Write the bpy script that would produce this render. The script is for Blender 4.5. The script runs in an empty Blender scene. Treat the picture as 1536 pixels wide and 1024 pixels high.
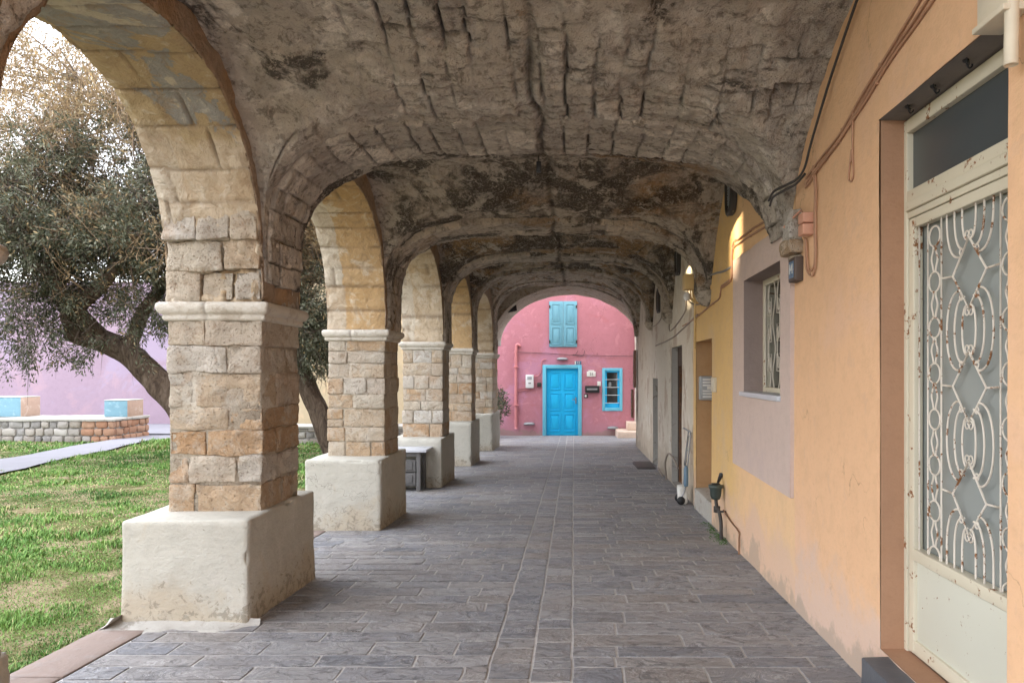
import bpy, math, random
import numpy as np
from math import radians, pi, sin, cos, sqrt
# World axes: X right, Y away down the arcade, Z up.  The eye stands at the origin, the paving about 1.5 m below it.
random.seed(7)
rng = np.random.default_rng(7)
scene = bpy.context.scene
COL = scene.collection

# ------------------------------------------------------------------ scene objects
def tag(o, label=None, cat=None, group=None, kind=None):
    if label: o["label"] = label
    if cat: o["category"] = cat
    if group: o["group"] = group
    if kind: o["kind"] = kind
    return o

def thing(name, label, cat, loc=(0, 0, 0), group=None):
    o = bpy.data.objects.new(name, None)
    COL.objects.link(o)
    o.location = loc
    o.empty_display_size = 0.2
    return tag(o, label, cat, group)

def link(name, me, mat, parent=None, smooth=False):
    o = bpy.data.objects.new(name, me)
    COL.objects.link(o)
    if mat is not None:
        for m in (mat if isinstance(mat, (list, tuple)) else [mat]):
            me.materials.append(m)
    if parent is not None:
        o.parent = parent
        off = np.array(parent.location)
        p = parent.parent
        while p is not None:
            off = off + np.array(p.location); p = p.parent
        o.location = tuple(-off)
    if smooth:
        me.polygons.foreach_set("use_smooth", [True] * len(me.polygons))
    return o

class MB:
    """collects grids, boxes, tubes and stones; build() links them as ONE mesh object"""
    def __init__(self):
        self.v, self.f, self.a, self.b, self.n = [], [], [], [], 0
    def add(self, v, f, a=0.5, b=0.0):
        v = np.asarray(v, float).reshape(-1, 3)
        self.v.append(v)
        self.f.append(np.asarray(f, int) + self.n)
        self.a.append(np.broadcast_to(np.asarray(a, float).ravel(), (len(v),)) if np.ndim(a) == 0 or np.size(a) == len(v) else np.full(len(v), 0.5))
        self.b.append(np.broadcast_to(np.asarray(b, float).ravel(), (len(v),)))
        self.n += len(v)
    def grid(self, P, a=0.5, b=0.0, flip=False, closed_u=False):
        nu, nv = P.shape[:2]
        idx = np.arange(nu * nv).reshape(nu, nv)
        if closed_u: idx = np.vstack([idx, idx[:1]])
        q = np.stack([idx[:-1, :-1], idx[1:, :-1], idx[1:, 1:], idx[:-1, 1:]], -1).reshape(-1, 4)
        if flip: q = q[:, ::-1]
        self.add(P.reshape(-1, 3), q, a, b)
    def box(self, lo, hi, a=0.5):
        (x0, y0, z0), (x1, y1, z1) = lo, hi
        v = [(x0,y0,z0),(x1,y0,z0),(x1,y1,z0),(x0,y1,z0),(x0,y0,z1),(x1,y0,z1),(x1,y1,z1),(x0,y1,z1)]
        self.add(v, [(0,3,2,1),(4,5,6,7),(0,1,5,4),(1,2,6,5),(2,3,7,6),(3,0,4,7)], a)
    def rbox(self, lo, hi, r=0.01, n=2, a=0.5):
        self.stone(lo, hi, r, 9.0, 0.0, 0, a, minseg=n + 2, rim=True)
    def quad(self, pts, a=0.5):
        self.add(pts, [tuple(range(4))], a)
    def stone(self, lo, hi, r, step, amp, seed, a=0.5, freq=9.0, minseg=2, rim=False, chip=0.0):
        """box with rounded, roughened faces"""
        lo, hi = np.array(lo, float), np.array(hi, float)
        r = min(r, *(0.45 * (hi - lo)))
        for ax in range(3):
            u, w = (ax + 1) % 3, (ax + 2) % 3
            def samples(k):
                L = hi[k] - lo[k]
                n = max(minseg, int(math.ceil(L / step)))
                t = np.linspace(0, L, n + 1)
                if rim:
                    t = np.array([0, r * .3, r, L - r, L - r * .3, L])
                elif r > 0 and n > 3:
                    t[1] = min(t[1], r); t[-2] = max(t[-2], L - r)
                return lo[k] + t
            U, W = np.meshgrid(samples(u), samples(w), indexing="ij")
            for s in (0, 1):
                P = np.zeros(U.shape + (3,))
                P[..., u], P[..., w], P[..., ax] = U, W, (hi if s else lo)[ax]
                q = np.clip(P, lo + r, hi - r)
                d = P - q
                nrm = d / np.maximum(np.linalg.norm(d, axis=-1, keepdims=True), 1e-9)
                P2 = q + nrm * r
                if amp > 0:
                    P2 = P2 + nrm * (fbm(P * freq, 4, seed)[..., None] * amp)
                if chip > 0:                                # knocked and worn arrises
                    edge = sstep(.995, .90, np.abs(nrm).max(-1))
                    P2 = P2 - nrm * (edge * chip * sstep(.05, .45, fbm(P * 6, 4, seed + 31)))[..., None]
                self.grid(P2, a, flip=(s == 0))
    def tube(self, pts, r, n=6, a=0.5, caps=True):
        pts = np.asarray(pts, float)
        m = len(pts)
        R = np.full(m, r) if np.ndim(r) == 0 else np.asarray(r, float)
        T = np.gradient(pts, axis=0)
        T /= np.maximum(np.linalg.norm(T, axis=1, keepdims=True), 1e-9)
        up = np.array([0, 0, 1.0]) if abs(T[0, 2]) < .9 else np.array([1.0, 0, 0])
        N = np.cross(T[0], up); N /= np.linalg.norm(N)
        ring = []
        for i in range(m):
            N = N - T[i] * (N @ T[i]); N /= max(np.linalg.norm(N), 1e-9)
            B = np.cross(T[i], N)
            an = np.arange(n) * 2 * pi / n
            ring.append(pts[i] + R[i] * (np.cos(an)[:, None] * N + np.sin(an)[:, None] * B))
        base = self.n
        P = np.array(ring).transpose(1, 0, 2)
        self.grid(P, a, closed_u=True)
        if caps:
            i0 = [k * m for k in range(n)]
            self.f.append(np.array([0])[:0].reshape(0, 4))
            self._ngon([base + i for i in i0]); self._ngon([base + i + m - 1 for i in reversed(i0)])
    def _ngon(self, ids):
        c = len(ids)
        for k in range(1, c - 1, 2):
            if k + 2 < c: self.f.append(np.array([[ids[0], ids[k], ids[k+1], ids[k+2]]]))
            else: self.f.append(np.array([[ids[0], ids[k], ids[k+1], ids[k+1]]]))
    def lathe(self, prof, c, axis=2, n=16, a=0.5, a0=0.0, a1=2 * pi):
        prof = np.asarray(prof, float)
        full = abs(a1 - a0 - 2 * pi) < 1e-6
        an = a0 + (a1 - a0) * np.arange(n if full else n + 1) / n
        P = np.zeros((len(an), len(prof), 3))
        u, w = (axis + 1) % 3, (axis + 2) % 3
        P[..., u] = np.cos(an)[:, None] * prof[:, 0]
        P[..., w] = np.sin(an)[:, None] * prof[:, 0]
        P[..., axis] = prof[:, 1]
        self.grid(P + np.array(c), a, closed_u=full)
    def mesh(self, name, extra=True):
        V = np.concatenate(self.v); 
        F = np.concatenate([f for f in self.f if len(f)])
        me = bpy.data.meshes.new(name)
        tri = F[:, 2] == F[:, 3]
        quads, tris = F[~tri], F[tri][:, :3]
        loops = np.concatenate([quads.ravel(), tris.ravel()])
        starts = np.concatenate([np.arange(len(quads)) * 4, len(quads) * 4 + np.arange(len(tris)) * 3])
        me.vertices.add(len(V)); me.vertices.foreach_set("co", V.astype(np.float32).ravel())
        me.loops.add(len(loops)); me.loops.foreach_set("vertex_index", loops.astype(np.int32))
        me.polygons.add(len(starts)); me.polygons.foreach_set("loop_start", starts.astype(np.int32))
        me.update(calc_edges=True); me.validate()
        if extra:
            at = me.attributes.new("tone", "FLOAT", "POINT"); at.data.foreach_set("value", np.concatenate(self.a).astype(np.float32))
            bt = me.attributes.new("joint", "FLOAT", "POINT"); bt.data.foreach_set("value", np.concatenate(self.b).astype(np.float32))
        return me
    def build(self, name, mat, parent=None, smooth=False, **kw):
        return link(name, self.mesh(name), mat, parent, smooth)

# ------------------------------------------------------------------ noise
def _hash(ix, iy, iz, seed):
    h = (ix.astype(np.uint32) * np.uint32(374761393) + iy.astype(np.uint32) * np.uint32(668265263)
         + iz.astype(np.uint32) * np.uint32(2147483647) + np.uint32((seed * 974711) & 0xffffffff))
    h = (h ^ (h >> np.uint32(13))) * np.uint32(1274126177)
    h = (h ^ (h >> np.uint32(16))) * np.uint32(2246822519)
    h = h ^ (h >> np.uint32(15))
    return (h & np.uint32(0xffff)).astype(float) / 32767.5 - 1.0

def vnoise(p, seed=0):
    p = np.asarray(p, float)
    i = np.floor(p).astype(np.int64)
    f = p - i
    f = f * f * (3 - 2 * f)
    x, y, z = i[..., 0], i[..., 1], i[..., 2]
    fx, fy, fz = f[..., 0], f[..., 1], f[..., 2]
    with np.errstate(over="ignore"):
        c = [[[_hash(x + a, y + b, z + d, seed) for d in (0, 1)] for b in (0, 1)] for a in (0, 1)]
    l = lambda a, b, t: a + (b - a) * t
    return l(l(l(c[0][0][0], c[0][0][1], fz), l(c[0][1][0], c[0][1][1], fz), fy),
             l(l(c[1][0][0], c[1][0][1], fz), l(c[1][1][0], c[1][1][1], fz), fy), fx)

def fbm(p, octv=4, seed=0, gain=0.5):
    p = np.asarray(p, float)
    s, a, t = 0, 1.0, 0
    for k in range(octv):
        s = s + a * vnoise(p * 2.03 ** k + 17.3 * k, seed + k)
        t += a; a *= gain
    return s / t

def sstep(a, b, x):
    t = np.clip((x - a) / (b - a), 0, 1)
    return t * t * (3 - 2 * t)

def smin(a, b): return min(a, b)

def spline(pts, n=8):
    """Catmull-Rom through the points"""
    p = np.asarray(pts, float)
    p = np.vstack([2 * p[0] - p[1], p, 2 * p[-1] - p[-2]])
    out = []
    for i in range(1, len(p) - 2):
        for t in np.arange(n) / n:
            out.append(0.5 * ((2 * p[i]) + (-p[i-1] + p[i+1]) * t + (2*p[i-1] - 5*p[i] + 4*p[i+1] - p[i+2]) * t*t
                              + (-p[i-1] + 3*p[i] - 3*p[i+1] + p[i+2]) * t**3))
    out.append(p[-2])
    return np.array(out)

def blocks(a, b, rowh, blen, seed, amin):
    """irregular courses: a across the courses, b along them; returns distance to the nearest joint and a tone per block"""
    r = np.random.default_rng(seed)
    a0, a1 = float(a.min()) - .5, float(a.max()) + .5
    rows = [a0]
    while rows[-1] < a1: rows.append(rows[-1] + r.uniform(*rowh))
    rows = np.array(rows)
    k = np.clip(np.searchsorted(rows, a) - 1, 0, len(rows) - 2)
    dist = np.minimum(a - rows[k], rows[k + 1] - a)
    tone = np.zeros(a.shape)
    b0, b1 = float(b.min()) - .6, float(b.max()) + .6
    for i in np.unique(k):
        cuts = [b0 - r.uniform(0, .3)]
        while cuts[-1] < b1: cuts.append(cuts[-1] + r.uniform(*blen))
        cuts = np.array(cuts)
        tn = r.random(len(cuts))
        m = k == i
        j = np.clip(np.searchsorted(cuts, b[m]) - 1, 0, len(cuts) - 2)
        dist[m] = np.minimum(dist[m], np.minimum(b[m] - cuts[j], cuts[j + 1] - b[m]))
        tone[m] = tn[j]
    return dist, tone

def resample(fn, lo, hi, step, n=4000, clus=True):
    """points of [lo, hi] spaced evenly along the curve fn"""
    t = np.linspace(-pi / 2, pi / 2, n)
    x = (lo + hi) / 2 + (hi - lo) / 2 * np.sin(t)
    z = fn(x)
    s = np.concatenate([[0], np.cumsum(np.hypot(np.diff(x), np.diff(z)))])
    m = max(8, int(s[-1] / step))
    ss = np.linspace(0, s[-1], m + 1)
    return np.interp(ss, s, x), ss

# ------------------------------------------------------------------ materials
class G:
    """small node-graph helper"""
    def __init__(self, name, rough=0.85, spec=0.3):
        self.m = bpy.data.materials.new(name)
        self.m.use_nodes = True
        self.t = self.m.node_tree
        self.t.nodes.clear()
        self.out = self.t.nodes.new("ShaderNodeOutputMaterial")
        self.p = self.t.nodes.new("ShaderNodeBsdfPrincipled")
        self.p.inputs["Roughness"].default_value = rough
        self.p.inputs["Specular IOR Level"].default_value = spec
        self.t.links.new(self.p.outputs[0], self.out.inputs[0])
        self.tc = None
    def set(self, sock, v):
        if isinstance(v, bpy.types.NodeSocket): self.t.links.new(v, sock)
        elif isinstance(v, (tuple, list)) and len(v) == 3 and sock.type == "RGBA": sock.default_value = (*v, 1)
        else: sock.default_value = v
    def obj(self):
        if self.tc is None: self.tc = self.t.nodes.new("ShaderNodeTexCoord")
        return self.tc.outputs["Object"]
    def pos(self):
        n = self.t.nodes.new("ShaderNodeNewGeometry"); return n.outputs["Position"]
    def island(self):
        n = self.t.nodes.new("ShaderNodeNewGeometry"); return n.outputs["Random Per Island"]
    def xyz(self, v):
        n = self.t.nodes.new("ShaderNodeSeparateXYZ"); self.set(n.inputs[0], v); return n.outputs
    def map(self, v, scale=(1, 1, 1), rot=(0, 0, 0), loc=(0, 0, 0)):
        n = self.t.nodes.new("ShaderNodeMapping")
        self.set(n.inputs["Vector"], v)
        n.inputs["Scale"].default_value = scale; n.inputs["Rotation"].default_value = rot; n.inputs["Location"].default_value = loc
        return n.outputs[0]
    def noise(self, scale, detail=5, rough=0.55, v=None, dist=0.0):
        n = self.t.nodes.new("ShaderNodeTexNoise")
        self.set(n.inputs["Vector"], v if v is not None else self.pos())
        n.inputs["Scale"].default_value = scale; n.inputs["Detail"].default_value = detail
        n.inputs["Roughness"].default_value = rough; n.inputs["Distortion"].default_value = dist
        return n.outputs[0]
    def voro(self, scale, v=None, feat="F1", rnd=1.0):
        n = self.t.nodes.new("ShaderNodeTexVoronoi"); n.feature = feat
        self.set(n.inputs["Vector"], v if v is not None else self.pos())
        n.inputs["Scale"].default_value = scale; n.inputs["Randomness"].default_value = rnd
        return n.outputs
    def attr(self, name):
        n = self.t.nodes.new("ShaderNodeAttribute"); n.attribute_name = name; return n.outputs["Fac"]
    def math(self, op, a, b=0.0, c=0.0):
        n = self.t.nodes.new("ShaderNodeMath"); n.operation = op
        for s, v in zip(n.inputs, (a, b, c)): self.set(s, v)
        return n.outputs[0]
    def mask(self, v, lo, hi):
        n = self.t.nodes.new("ShaderNodeMapRange"); n.interpolation_type = "SMOOTHSTEP"
        self.set(n.inputs[0], v); n.inputs[1].default_value = lo; n.inputs[2].default_value = hi
        return n.outputs[0]
    def mix(self, f, a, b, mode="MIX"):
        n = self.t.nodes.new("ShaderNodeMix"); n.data_type = "RGBA"; n.blend_type = mode
        self.set(n.inputs[0], f); self.set(n.inputs[6], a); self.set(n.inputs[7], b)
        return n.outputs[2]
    def ramp(self, f, stops, interp="LINEAR"):
        n = self.t.nodes.new("ShaderNodeValToRGB"); n.color_ramp.interpolation = interp
        self.set(n.inputs[0], f)
        e = n.color_ramp.elements
        while len(e) < len(stops): e.new(0.5)
        for el, (p, c) in zip(e, stops): el.position = p; el.color = (*c, 1)
        return n.outputs[0]
    def bump(self, h, strength=0.5, dist=0.02, prev=None):
        n = self.t.nodes.new("ShaderNodeBump")
        self.set(n.inputs["Height"], h); n.inputs["Strength"].default_value = strength; n.inputs["Distance"].default_value = dist
        if prev is not None: self.set(n.inputs["Normal"], prev)
        return n.outputs[0]
    def done(self, col=None, bump=None, rough=None):
        if col is not None: self.set(self.p.inputs["Base Color"], col)
        if bump is not None: self.set(self.p.inputs["Normal"], bump)
        if rough is not None: self.set(self.p.inputs["Roughness"], rough)
        return self.m

M = {}
def plain(name, col, rough=0.5, metal=0.0, spec=0.4, var=0.12, scale=14, bump=0.0):
    g = G(name, rough, spec)
    n = g.noise(scale, 5)
    lo = tuple(c * (1 - var) for c in col); hi = tuple(min(1, c * (1 + var)) for c in col)
    g.p.inputs["Metallic"].default_value = metal
    M[name] = g.done(g.mix(n, lo, hi), g.bump(n, bump, 0.01) if bump else None)
    return M[name]
# ---- stone, plaster, paving
def limestone(name, pits=1.0):
    g = G(name, 0.94, 0.12)
    t = g.attr("tone")
    c = g.ramp(t, [(0.0, (.54, .48, .39)), (.22, (.52, .43, .325)), (.42, (.48, .345, .22)), (.6, (.44, .275, .15)), (.74, (.50, .42, .33)), (.88, (.56, .53, .48)), (1, (.45, .31, .19))])
    n0 = g.noise(9, 7, .72, None, .6); n1 = g.noise(4, 6, .66); n2 = g.noise(34, 6, .72); n3 = g.noise(2.0, 5, .62); n4 = g.noise(80, 4, .7)
    c = g.mix(g.math("MULTIPLY", g.mask(n1, .47, .62), .65), c, (.56, .52, .45))
    c = g.mix(g.math("MULTIPLY", g.mask(n3, .55, .66), .5), c, (.42, .24, .11))
    c = g.mix(g.math("MULTIPLY", g.mask(n0, .53, .60), .5), c, (.52, .46, .37))
    c = g.mix(g.math("MULTIPLY", g.mask(n0, .45, .37), .5), c, (.31, .215, .14))
    c = g.mix(g.math("MULTIPLY", g.mask(n2, .55, .67), .45), c, (.25, .18, .12))
    c = g.mix(g.math("MULTIPLY", g.mask(n4, .52, .66), .25), c, (.62, .58, .50))
    v = g.voro(38, g.pos())[0]
    pit = g.mask(v, .05, .30)
    c = g.mix(g.math("SUBTRACT", .45, g.math("MULTIPLY", pit, .45)), c, (.17, .11, .07))
    j = g.attr("joint")
    c = g.mix(g.math("MULTIPLY", j, .75), c, (.12, .09, .065))
    b = g.bump(n1, .6, .05); b = g.bump(n0, 1.0, .05, b)
    b = g.bump(n2, .8 * pits, .02, b)
    b = g.bump(pit, .6 * pits, .012, b)
    M[name] = g.done(c, b)
limestone("limestone")

def vaultmat(name, soot, ochre, pale, seed, base=(.30, .25, .20)):
    g = G(name, 0.95, 0.1)
    p = g.map(g.pos(), loc=(seed * 3.1, seed * 1.7, seed))
    t = g.attr("tone"); j = g.attr("joint")
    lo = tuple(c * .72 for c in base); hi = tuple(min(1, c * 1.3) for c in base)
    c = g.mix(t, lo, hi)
    n1 = g.noise(3.0, 6, .62, p, .4); n2 = g.noise(1.1, 5, .6, g.map(p, loc=(5, 2, 8)), .5); n3 = g.noise(16, 6, .68, p)
    n4 = g.noise(1.5, 6, .66, g.map(p, loc=(9, 7, 1)), .8); n5 = g.noise(6, 6, .7, g.map(p, loc=(1, 9, 4)), .3)
    c = g.mix(g.math("MULTIPLY", g.mask(n1, .45, .62), .75), c, (.36, .31, .27))
    c = g.mix(g.math("MULTIPLY", g.mask(n2, .62 - .28 * ochre, .76 - .26 * ochre), .85), c, (.30, .175, .075))
    c = g.mix(g.math("MULTIPLY", g.mask(n5, .56, .62), .55), c, (.42, .36, .29))
    s = g.mask(n4, .66 - .34 * soot, .72 - .28 * soot)
    s = g.math("MULTIPLY", s, g.math("SUBTRACT", 1.0, g.math("MULTIPLY", g.mask(n5, .60, .64), .8)))
    c = g.mix(g.math("MULTIPLY", s, .88), c, (.060, .052, .045))
    if pale > 0:
        n6 = g.noise(2.6, 8, .74, g.map(p, loc=(3, 3, 12)), .5)
        c = g.mix(g.math("MULTIPLY", g.mask(n6, .62 - .2 * pale, .66 - .2 * pale), .85), c, (.56, .50, .42))
    n7 = g.noise(9, 7, .74, p, .7); n8 = g.noise(48, 5, .7, p)
    c = g.mix(g.math("MULTIPLY", g.mask(n7, .46, .37), .62), c, (.135, .11, .088))
    c = g.mix(g.math("MULTIPLY", g.mask(n7, .54, .60), .55), c, (.54, .49, .43))
    c = g.mix(g.math("MULTIPLY", g.mask(n3, .52, .65), .50), c, (.125, .10, .08))
    c = g.mix(g.math("MULTIPLY", g.mask(n8, .52, .62), .45), c, (.52, .46, .40))
    c = g.mix(g.math("MULTIPLY", j, .8), c, (.035, .028, .022))
    b = g.bump(n1, .6, .06)
    b = g.bump(n7, 1.0, .06, b)
    b = g.bump(n3, .9, .03, b)
    b = g.bump(n8, .5, .008, b)
    M[name] = g.done(c, b)
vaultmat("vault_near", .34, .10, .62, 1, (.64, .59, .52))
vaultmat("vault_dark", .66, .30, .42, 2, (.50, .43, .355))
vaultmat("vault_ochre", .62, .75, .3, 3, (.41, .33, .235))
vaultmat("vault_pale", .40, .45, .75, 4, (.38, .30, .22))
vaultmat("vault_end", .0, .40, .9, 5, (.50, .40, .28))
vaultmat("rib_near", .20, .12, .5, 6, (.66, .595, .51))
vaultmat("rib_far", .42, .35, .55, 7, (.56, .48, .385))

def soffit(name, warm, paint):
    """dressed arch stones with remains of old plaster"""
    g = G(name, .9, .15)
    p = g.pos(); z = g.xyz(p)[2]; x = g.xyz(p)[0]
    t = g.attr("tone"); j = g.attr("joint")
    c = g.mix(t, (.44, .34, .23), (.56, .50, .41))
    n1 = g.noise(3.2, 6, .62); n2 = g.noise(20, 6, .65); n3 = g.noise(1.6, 6, .62, g.map(p, loc=(4, 4, 4)), .6)
    c = g.mix(g.math("MULTIPLY", g.mask(n1, .46, .62), .6), c, (.63, .57, .47))
    wx = g.math("ADD", g.mask(x, -2.62, -2.46), g.math("MULTIPLY", g.math("SUBTRACT", n1, .5), 2.2))
    c = g.mix(g.math("MULTIPLY", g.mask(wx, .45, .62), warm), c, g.mix(n2, (.44, .27, .115), (.54, .37, .18)))
    c = g.mix(g.math("MULTIPLY", g.mask(n3, .57, .63), .55), c, (.66, .60, .50))
    if paint:
        hi = g.mask(g.math("ADD", z, g.math("MULTIPLY", n1, .35)), 1.62, 1.70)
        pc = g.ramp(n3, [(0.0, (.36, .27, .16)), (.46, (.44, .34, .20)), (.52, (.40, .31, .19)), (.54, (.27, .28, .275)), (.62, (.32, .32, .31)), (.635, (.50, .46, .37)), (1, (.54, .48, .38))], "LINEAR")
        c = g.mix(g.math("MULTIPLY", hi, .92), c, pc)
    c = g.mix(g.math("MULTIPLY", g.mask(n2, .58, .72), .3), c, (.33, .24, .15))
    c = g.mix(g.math("MULTIPLY", j, .7), c, (.17, .12, .08))
    n5 = g.noise(10, 7, .72, p, .6); n6 = g.noise(60, 4, .7)
    c = g.mix(g.math("MULTIPLY", g.mask(n5, .47, .38), .45), c, (.33, .24, .15))
    c = g.mix(g.math("MULTIPLY", g.mask(n5, .55, .62), .35), c, (.62, .57, .48))
    c = g.mix(g.math("MULTIPLY", g.mask(n6, .54, .68), .25), c, (.28, .20, .13))
    b = g.bump(n1, .45, .04); b = g.bump(n5, .8, .04, b); b = g.bump(n2, .7, .016, b)
    M[name] = g.done(c, b)
soffit("soffit_painted", .25, True)
soffit("soffit_ochre", .85, False)
soffit("soffit_pale", .35, False)

def archface():
    g = G("arch_face", .93, .1)
    n1 = g.noise(3, 6, .62); n2 = g.noise(15, 6, .65); n3 = g.noise(1.4, 5, .6)
    c = g.mix(n1, (.26, .18, .115), (.40, .32, .25))
    c = g.mix(g.math("MULTIPLY", g.mask(n3, .48, .62), .6), c, (.36, .215, .105))
    c = g.mix(g.math("MULTIPLY", g.mask(n2, .52, .7), .45), c, (.15, .11, .085))
    b = g.bump(n1, .9, .07); b = g.bump(n2, 1.0, .035, b)
    M["arch_face"] = g.done(c, b)
archface()

def plaster(name, col, blotch=.15, stains=None, base=None, zb=-1.4, bump=.5, fine=.4, gradient=None, cracks=0, boards=False):
    """painted render with faint trowel marks; stains = [(colour, lo, hi, strength, scale)]"""
    g = G(name, .88, .2)
    p = g.pos()
    n1 = g.noise(1.3, 6, .6); n2 = g.noise(9, 6, .6); n3 = g.noise(60, 4, .6)
    lo = tuple(c * (1 - blotch) for c in col); hi = tuple(min(1, c * (1 + blotch)) for c in col)
    c = g.mix(n1, lo, hi)
    if gradient:                      # another coat of paint further along the wall
        ax, a, b, c2 = gradient
        f = g.mask(g.math("ADD", g.xyz(p)[ax], g.math("MULTIPLY", g.math("SUBTRACT", n1, .5), .5)), a, b)
        c = g.mix(f, c, g.mix(n1, tuple(k * (1 - blotch) for k in c2), tuple(min(1, k * (1 + blotch)) for k in c2)))
    c = g.mix(g.math("MULTIPLY", g.mask(n2, .46, .66), .30), c, tuple(k * .82 for k in col))
    nf = g.noise(38, 5, .7); c = g.mix(g.math("MULTIPLY", g.mask(nf, .52, .68), .22), c, tuple(k * .76 for k in col))
    for i, (sc, a, b, st, scl) in enumerate(stains or []):
        n = g.noise(scl, 7, .66, g.map(p, loc=(i * 4 + 1, 3, i)), .5)
        c = g.mix(g.math("MULTIPLY", g.mask(n, a, b), st), c, sc)
    if base:                          # worn, damp foot of the wall
        z = g.xyz(p)[2]; y = g.xyz(p)[1]
        h = g.math("ADD", g.math("ADD", z, g.math("MULTIPLY", y, .03)), g.math("MULTIPLY", g.math("SUBTRACT", g.noise(2.5, 6, .65), .5), 1.0))
        c = g.mix(g.math("MULTIPLY", g.math("SUBTRACT", 1.0, g.mask(h, zb, zb + .30)), .75), c, base)
        h2 = g.math("ADD", h, g.math("MULTIPLY", n2, .2))
        c = g.mix(g.math("MULTIPLY", g.math("SUBTRACT", 1.0, g.mask(h2, zb - .12, zb)), .55), c, (.30, .26, .21))
    n9 = g.noise(22, 5, .65, g.map(p, scale=(1, 1, 1.8)))
    b = g.bump(n2, bump * .6, .02); b = g.bump(n9, bump * .6, .008, b); b = g.bump(n3, fine, .005, b)
    if cracks:
        vc = g.t.nodes.new("ShaderNodeTexVoronoi"); vc.feature = "DISTANCE_TO_EDGE"; vc.inputs["Scale"].default_value = cracks
        ad = g.t.nodes.new("ShaderNodeVectorMath"); ad.operation = "ADD"; g.set(ad.inputs[0], p)
        nz = g.t.nodes.new("ShaderNodeTexNoise"); nz.inputs["Scale"].default_value = 3.5; nz.inputs["Detail"].default_value = 6; g.set(nz.inputs["Vector"], p)
        g.set(ad.inputs[1], nz.outputs[1]); g.set(vc.inputs["Vector"], ad.outputs[0])
        cm = g.math("MULTIPLY", g.mask(vc.outputs[0], .007, .0), g.mask(g.noise(.9, 4, .6, g.map(p, loc=(2, 8, 5))), .50, .60))
        c = g.mix(g.math("MULTIPLY", cm, .65), c, tuple(k * .42 for k in col))
    if boards:                        # marks of the boards the render was floated against
        nb = g.noise(3, 5, .6, g.map(p, scale=(.9, .9, 3.2)))
        c = g.mix(g.math("MULTIPLY", g.mask(nb, .52, .66), .14), c, tuple(k * .75 for k in col))
        b = g.bump(nb, .30, .02, b)
        sp = g.noise(16, 6, .75, g.map(p, loc=(6, 1, 2)), .6); 
        zz = g.math("ADD", g.xyz(p)[2], g.math("MULTIPLY", g.xyz(p)[1], .03))
        low = g.math("SUBTRACT", 1.0, g.mask(zz, -1.46, -1.05))
        c = g.mix(g.math("MULTIPLY", g.mask(g.math("ADD", sp, g.math("MULTIPLY", low, .16)), .645, .70), .6), c, (.19, .165, .125))
    c = g.mix(g.math("MULTIPLY", g.mask(n9, .52, .70), .5 * bump), c, tuple(k * .78 for k in col))
    M[name] = g.done(c, b)
    return M[name]
plaster("whitewash", (.44, .425, .37), .09, [((.40, .34, .25), .60, .72, .5, 3.0), ((.52, .50, .45), .55, .66, .5, 2.0), ((.16, .14, .11), .70, .74, .7, 7)], base=(.40, .34, .25), zb=-1.46, bump=.8, fine=.6, cracks=1.1, boards=True)
plaster("mortar", (.40, .385, .35), .2, [((.22, .195, .165), .56, .64, .8, 7)], bump=.8, fine=.6)
plaster("peach_paint", (.71, .455, .275), .07, [((.69, .46, .33), .52, .66, .55, 1.1), ((.66, .43, .26), .60, .72, .4, 2.6), ((.50, .33, .2), .70, .74, .6, 26), ((.60, .40, .27), .58, .64, .4, 6)], base=(.58, .45, .38), zb=-1.20, cracks=.7)
plaster("peach_jamb_shaded", (.38, .22, .135), .08, [((.33, .18, .10), .55, .68, .5, 1.8)])  # peach darkened: shade of the door recess put into the jamb colour
plaster("ochre_paint", (.72, .485, .28), .07, [((.62, .46, .29), .52, .66, .5, 1.1), ((.60, .40, .22), .60, .72, .4, 2.6)], base=(.62, .44, .34), zb=-1.20, gradient=(1, 6.6, 7.2, (.71, .485, .215)), cracks=.7)
plaster("mauve_paint", (.55, .44, .39), .06, [((.48, .39, .37), .55, .68, .5, 2), ((.30, .22, .17), .73, .76, .5, 20)])
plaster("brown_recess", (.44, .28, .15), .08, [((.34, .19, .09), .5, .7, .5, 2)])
plaster("white_peeling", (.62, .57, .49), .08, [((.42, .33, .25), .55, .60, .75, 1.5), ((.33, .27, .21), .64, .69, .7, 3.1), ((.68, .66, .61), .58, .62, .8, 2.2), ((.52, .36, .25), .66, .72, .5, 1.0)], base=(.44, .38, .30), zb=-1.1, bump=.6)
plaster("pink_paint", (.47, .20, .24), .08, [((.50, .25, .36), .50, .62, .7, .55), ((.44, .15, .17), .58, .70, .45, 2.0), ((.58, .27, .31), .56, .64, .5, 3.3)], base=(.46, .22, .27), zb=-1.15, cracks=.6)
plaster("lilac_paint", (.31, .23, .28), .10, [((.33, .28, .37), .50, .60, .6, .5), ((.38, .26, .29), .56, .66, .6, .8), ((.27, .22, .25), .60, .68, .4, 1.7)], bump=.2)
plaster("cream_paint", (.44, .36, .23), .06, [((.70, .5, .3), .55, .68, .4, .8)])
plaster("block_blue", (.18, .32, .39), .08, [((.33, .46, .52), .55, .62, .5, 6)])
plaster("block_peach", (.42, .30, .235), .08, [((.54, .45, .38), .55, .62, .5, 6)])
plaster("block_white", (.43, .42, .40), .08)
plaster("pale_step", (.66, .52, .42), .08, [((.40, .25, .15), .62, .66, .6, 4)])

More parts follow.
